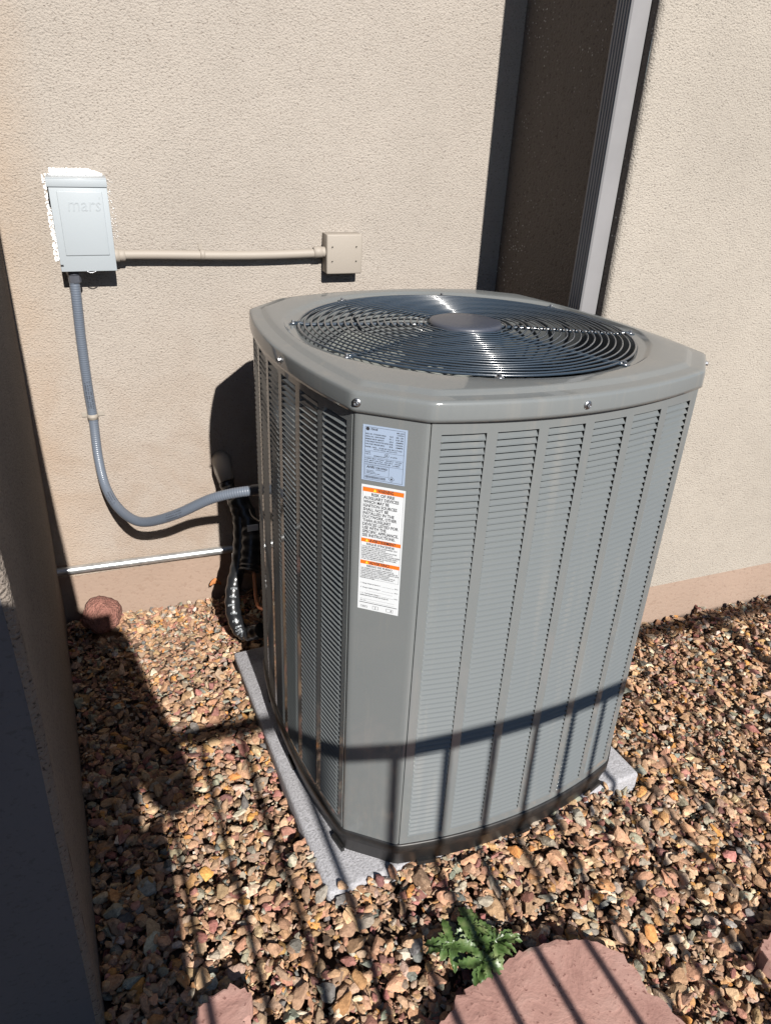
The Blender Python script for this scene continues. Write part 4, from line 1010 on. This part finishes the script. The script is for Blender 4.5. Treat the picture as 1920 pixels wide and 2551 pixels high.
at = me.attributes.new('stone', 'FLOAT_COLOR', 'POINT'); at.data.foreach_set('color', np.concatenate([C_, np.ones((len(C_), 1))], 1).astype(np.float32).ravel())
me.materials.append(M_GRAVEL)
go = bpy.data.objects.new('gravel', me); COL.objects.link(go)
tag(go, 'brown, orange and grey crushed stone gravel covering the ground', 'gravel', kind='stuff')
print('STONES', cntS, len(F_))

# ---------------------------------------------------------------- iron fence behind the viewer
M_IRON = mat('black_iron', (0.02, 0.018, 0.017), 0.45)[0]
YF = -2.72; ZR = 0.01 + (-0.713 - YF) * math.tan(SUN_EL)
fn = empty('iron_fence', (1.9, YF, 0)); tag(fn, 'dark iron picket fence behind the viewer whose shadow falls across the gravel', 'fence')
mb = MB(); mb.bbox(-0.4, 4.6, YF - 0.016, YF + 0.016, ZR - 0.014, ZR + 0.014, 0.002, 1); under(mb.build('rail', M_IRON), fn)
mb = MB(); mb.bbox(-0.4, 4.6, YF - 0.013, YF + 0.013, 0.10, 0.12, 0.002, 1); under(mb.build('rail', M_IRON), fn)
pk = MB(); pk.bbox(-0.0086, 0.0086, -0.0086, 0.0086, -(ZR - 0.06), -0.0115, 0.001, 1); pkm = pk.mesh('picket', M_IRON)
xph = 1.264 + 0.035 * (-1.6 - YF)
for k in range(-14, 31):
    x = xph + 0.107 * k
    o = link('picket', pkm, fn); o.matrix_parent_inverse = Matrix.Translation(fn.location).inverted(); o.location = (x, YF, ZR)
mb = MB(); mb.bbox(2.665, 2.715, YF - 0.025, YF + 0.025, -0.05, ZR + 0.02, 0.003, 1); under(mb.build('post', M_IRON), fn)

# ---------------------------------------------------------------- the person taking the picture (throws the shadow at the left)
M_SKIN = mat('skin', (0.45, 0.27, 0.19), 0.5)[0]; M_SHIRT = mat('shirt_cloth', (0.10, 0.13, 0.2), 0.9)[0]; M_TROU = mat('trouser_cloth', (0.06, 0.06, 0.07), 0.9)[0]
M_HAIR = mat('hair', (0.03, 0.02, 0.015), 0.7)[0]; M_SHOE = mat('shoe_leather', (0.05, 0.035, 0.025), 0.6)[0]
PX, PY = 0.555, -2.47
pr_ = empty('person', (PX, PY, 0)); tag(pr_, 'person in dark shirt and trousers holding up a phone with both hands', 'person')
def skin(name, verts, edges, radii, m, root=0, sub=2):
    me = bpy.data.meshes.new(name); me.from_pydata([tuple(v) for v in verts], edges, []); me.materials.append(m)
    o = bpy.data.objects.new(name, me); COL.objects.link(o)
    md = o.modifiers.new('skin', 'SKIN'); md.use_smooth_shade = True
    for i, r_ in enumerate(radii):
        sv = me.skin_vertices[0].data[i]; sv.radius = r_ if hasattr(r_, '__len__') else (r_, r_); sv.use_root = (i == root)
    s2 = o.modifiers.new('sub', 'SUBSURF'); s2.levels = sub; s2.render_levels = sub
    dg = bpy.context.evaluated_depsgraph_get(); ev = o.evaluated_get(dg); nm = bpy.data.meshes.new_from_object(ev)
    bpy.data.objects.remove(o); o = bpy.data.objects.new(name, nm); COL.objects.link(o); return o
def Pp(x, y, z): return (PX + x, PY + y, z - 0.045 if z > 0.3 else z)
handR = (0.705, -2.285, 1.455); handL = (0.585, -2.285, 1.455)
V = [Pp(0, 0, 0.96), Pp(0, 0, 1.12), Pp(0, -0.01, 1.30), Pp(0, -0.01, 1.45), Pp(0, 0.0, 1.54), Pp(0, 0.02, 1.60), Pp(0, 0.03, 1.665), Pp(0, 0.02, 1.705),
     Pp(0.085, 0, 0.92), Pp(0.085, 0.01, 0.50), Pp(0.10, -0.01, 0.09), Pp(0.105, 0.12, 0.05),
     Pp(-0.085, 0, 0.92), Pp(-0.085, 0.01, 0.50), Pp(-0.10, -0.01, 0.09), Pp(-0.105, 0.12, 0.05),
     Pp(0.135, -0.01, 1.50), Pp(0.232, 0.0, 1.115), (0.715, -2.315, 1.40), handR,
     Pp(-0.135, -0.01, 1.50), Pp(-0.225, 0.02, 1.14), (0.560, -2.315, 1.40), handL]
E_ = [(0, 1), (1, 2), (2, 3), (3, 4), (4, 5), (5, 6), (6, 7), (0, 8), (8, 9), (9, 10), (10, 11), (0, 12), (12, 13), (13, 14), (14, 15), (3, 16), (16, 17), (17, 18), (18, 19), (3, 20), (20, 21), (21, 22), (22, 23)]
Rr = [(0.14, 0.11), (0.128, 0.105), (0.165, 0.12), (0.145, 0.10), (0.085, 0.075), (0.085, 0.085), (0.085, 0.095), (0.05, 0.055),
      0.105, 0.078, 0.045, 0.032, 0.105, 0.078, 0.045, 0.032, 0.075, 0.052, 0.030, 0.024, 0.075, 0.052, 0.030, 0.024]
for hx, sgn in ((0.705, 1), (0.585, -1)):      # fingers round the phone edges
    hi = 19 if sgn == 1 else 23
    for q in range(4):
        z = 1.475 - 0.021 * q; b0_ = len(V)
        V += [(hx + sgn * 0.004, -2.272, z), (hx - sgn * 0.010, -2.262, z + 0.002), (hx - sgn * 0.028, -2.268, z + 0.003)]
        E_ += [(hi, b0_), (b0_, b0_ + 1), (b0_ + 1, b0_ + 2)]; Rr += [0.0095, 0.0085, 0.007]
    b0_ = len(V); V += [(hx - sgn * 0.012, -2.298, 1.485), (hx - sgn * 0.030, -2.296, 1.510)]; E_ += [(hi, b0_), (b0_, b0_ + 1)]; Rr += [0.011, 0.009]
under(skin('body', V, E_, Rr, M_SKIN), pr_)
sh = [0, 1, 2, 3, 16, 17, 20, 21]; mp_ = {v: i for i, v in enumerate(sh)}
shE = [(mp_[a], mp_[b]) for a, b in E_ if a in mp_ and b in mp_]
under(skin('shirt', [V[i] for i in sh], shE, [tuple(k + 0.012 for k in (Rr[i] if hasattr(Rr[i], '__len__') else (Rr[i], Rr[i]))) for i in sh], M_SHIRT), pr_)
tr = [0, 8, 9, 10, 12, 13, 14]; mp_ = {v: i for i, v in enumerate(tr)}; trE = [(mp_[a], mp_[b]) for a, b in E_ if a in mp_ and b in mp_]
under(skin('trousers', [V[i] for i in tr], trE, [tuple(k + 0.016 for k in (Rr[i] if hasattr(Rr[i], '__len__') else (Rr[i], Rr[i]))) for i in tr], M_TROU), pr_)
h_ = lump('hair', Pp(0, 0.002, 1.665), 0.1, M_HAIR, 2.0, (0.98, 1.08, 0.95), 3, 0.06); under(h_, pr_)
for s_ in (-1, 1):
    mb = MB(); mb.bbox(PX + s_ * 0.103 - 0.05, PX + s_ * 0.103 + 0.05, PY - 0.08, PY + 0.19, -0.02, 0.075, 0.03, 3); under(mb.build('shoe', M_SHOE), pr_)
for s_ in (-1, 1):
    mb = MB(); mb.lathe([(0.0, -0.006), (0.008, -0.003), (0.008, 0.003), (0, 0.006)], 10, T(PX + s_ * 0.032, PY + 0.118, 1.625)); under(mb.build('eye', M_HAIR), pr_)
mb = MB(); mb.add([Pp(-0.014, 0.115, 1.610), Pp(0.014, 0.115, 1.610), Pp(0, 0.118, 1.655), Pp(0, 0.146, 1.618)], [(0, 3, 2), (1, 2, 3), (0, 1, 3)]); under(mb.build('nose', M_SKIN), pr_)
ph = MB(); ph.bbox(0.606, 0.684, -2.289, -2.281, 1.410, 1.565, 0.003, 2); tag(ph.build('phone', mat('phone_body', (0.03, 0.03, 0.035), 0.25)[0]), 'dark phone held up by the person taking the picture', 'phone')
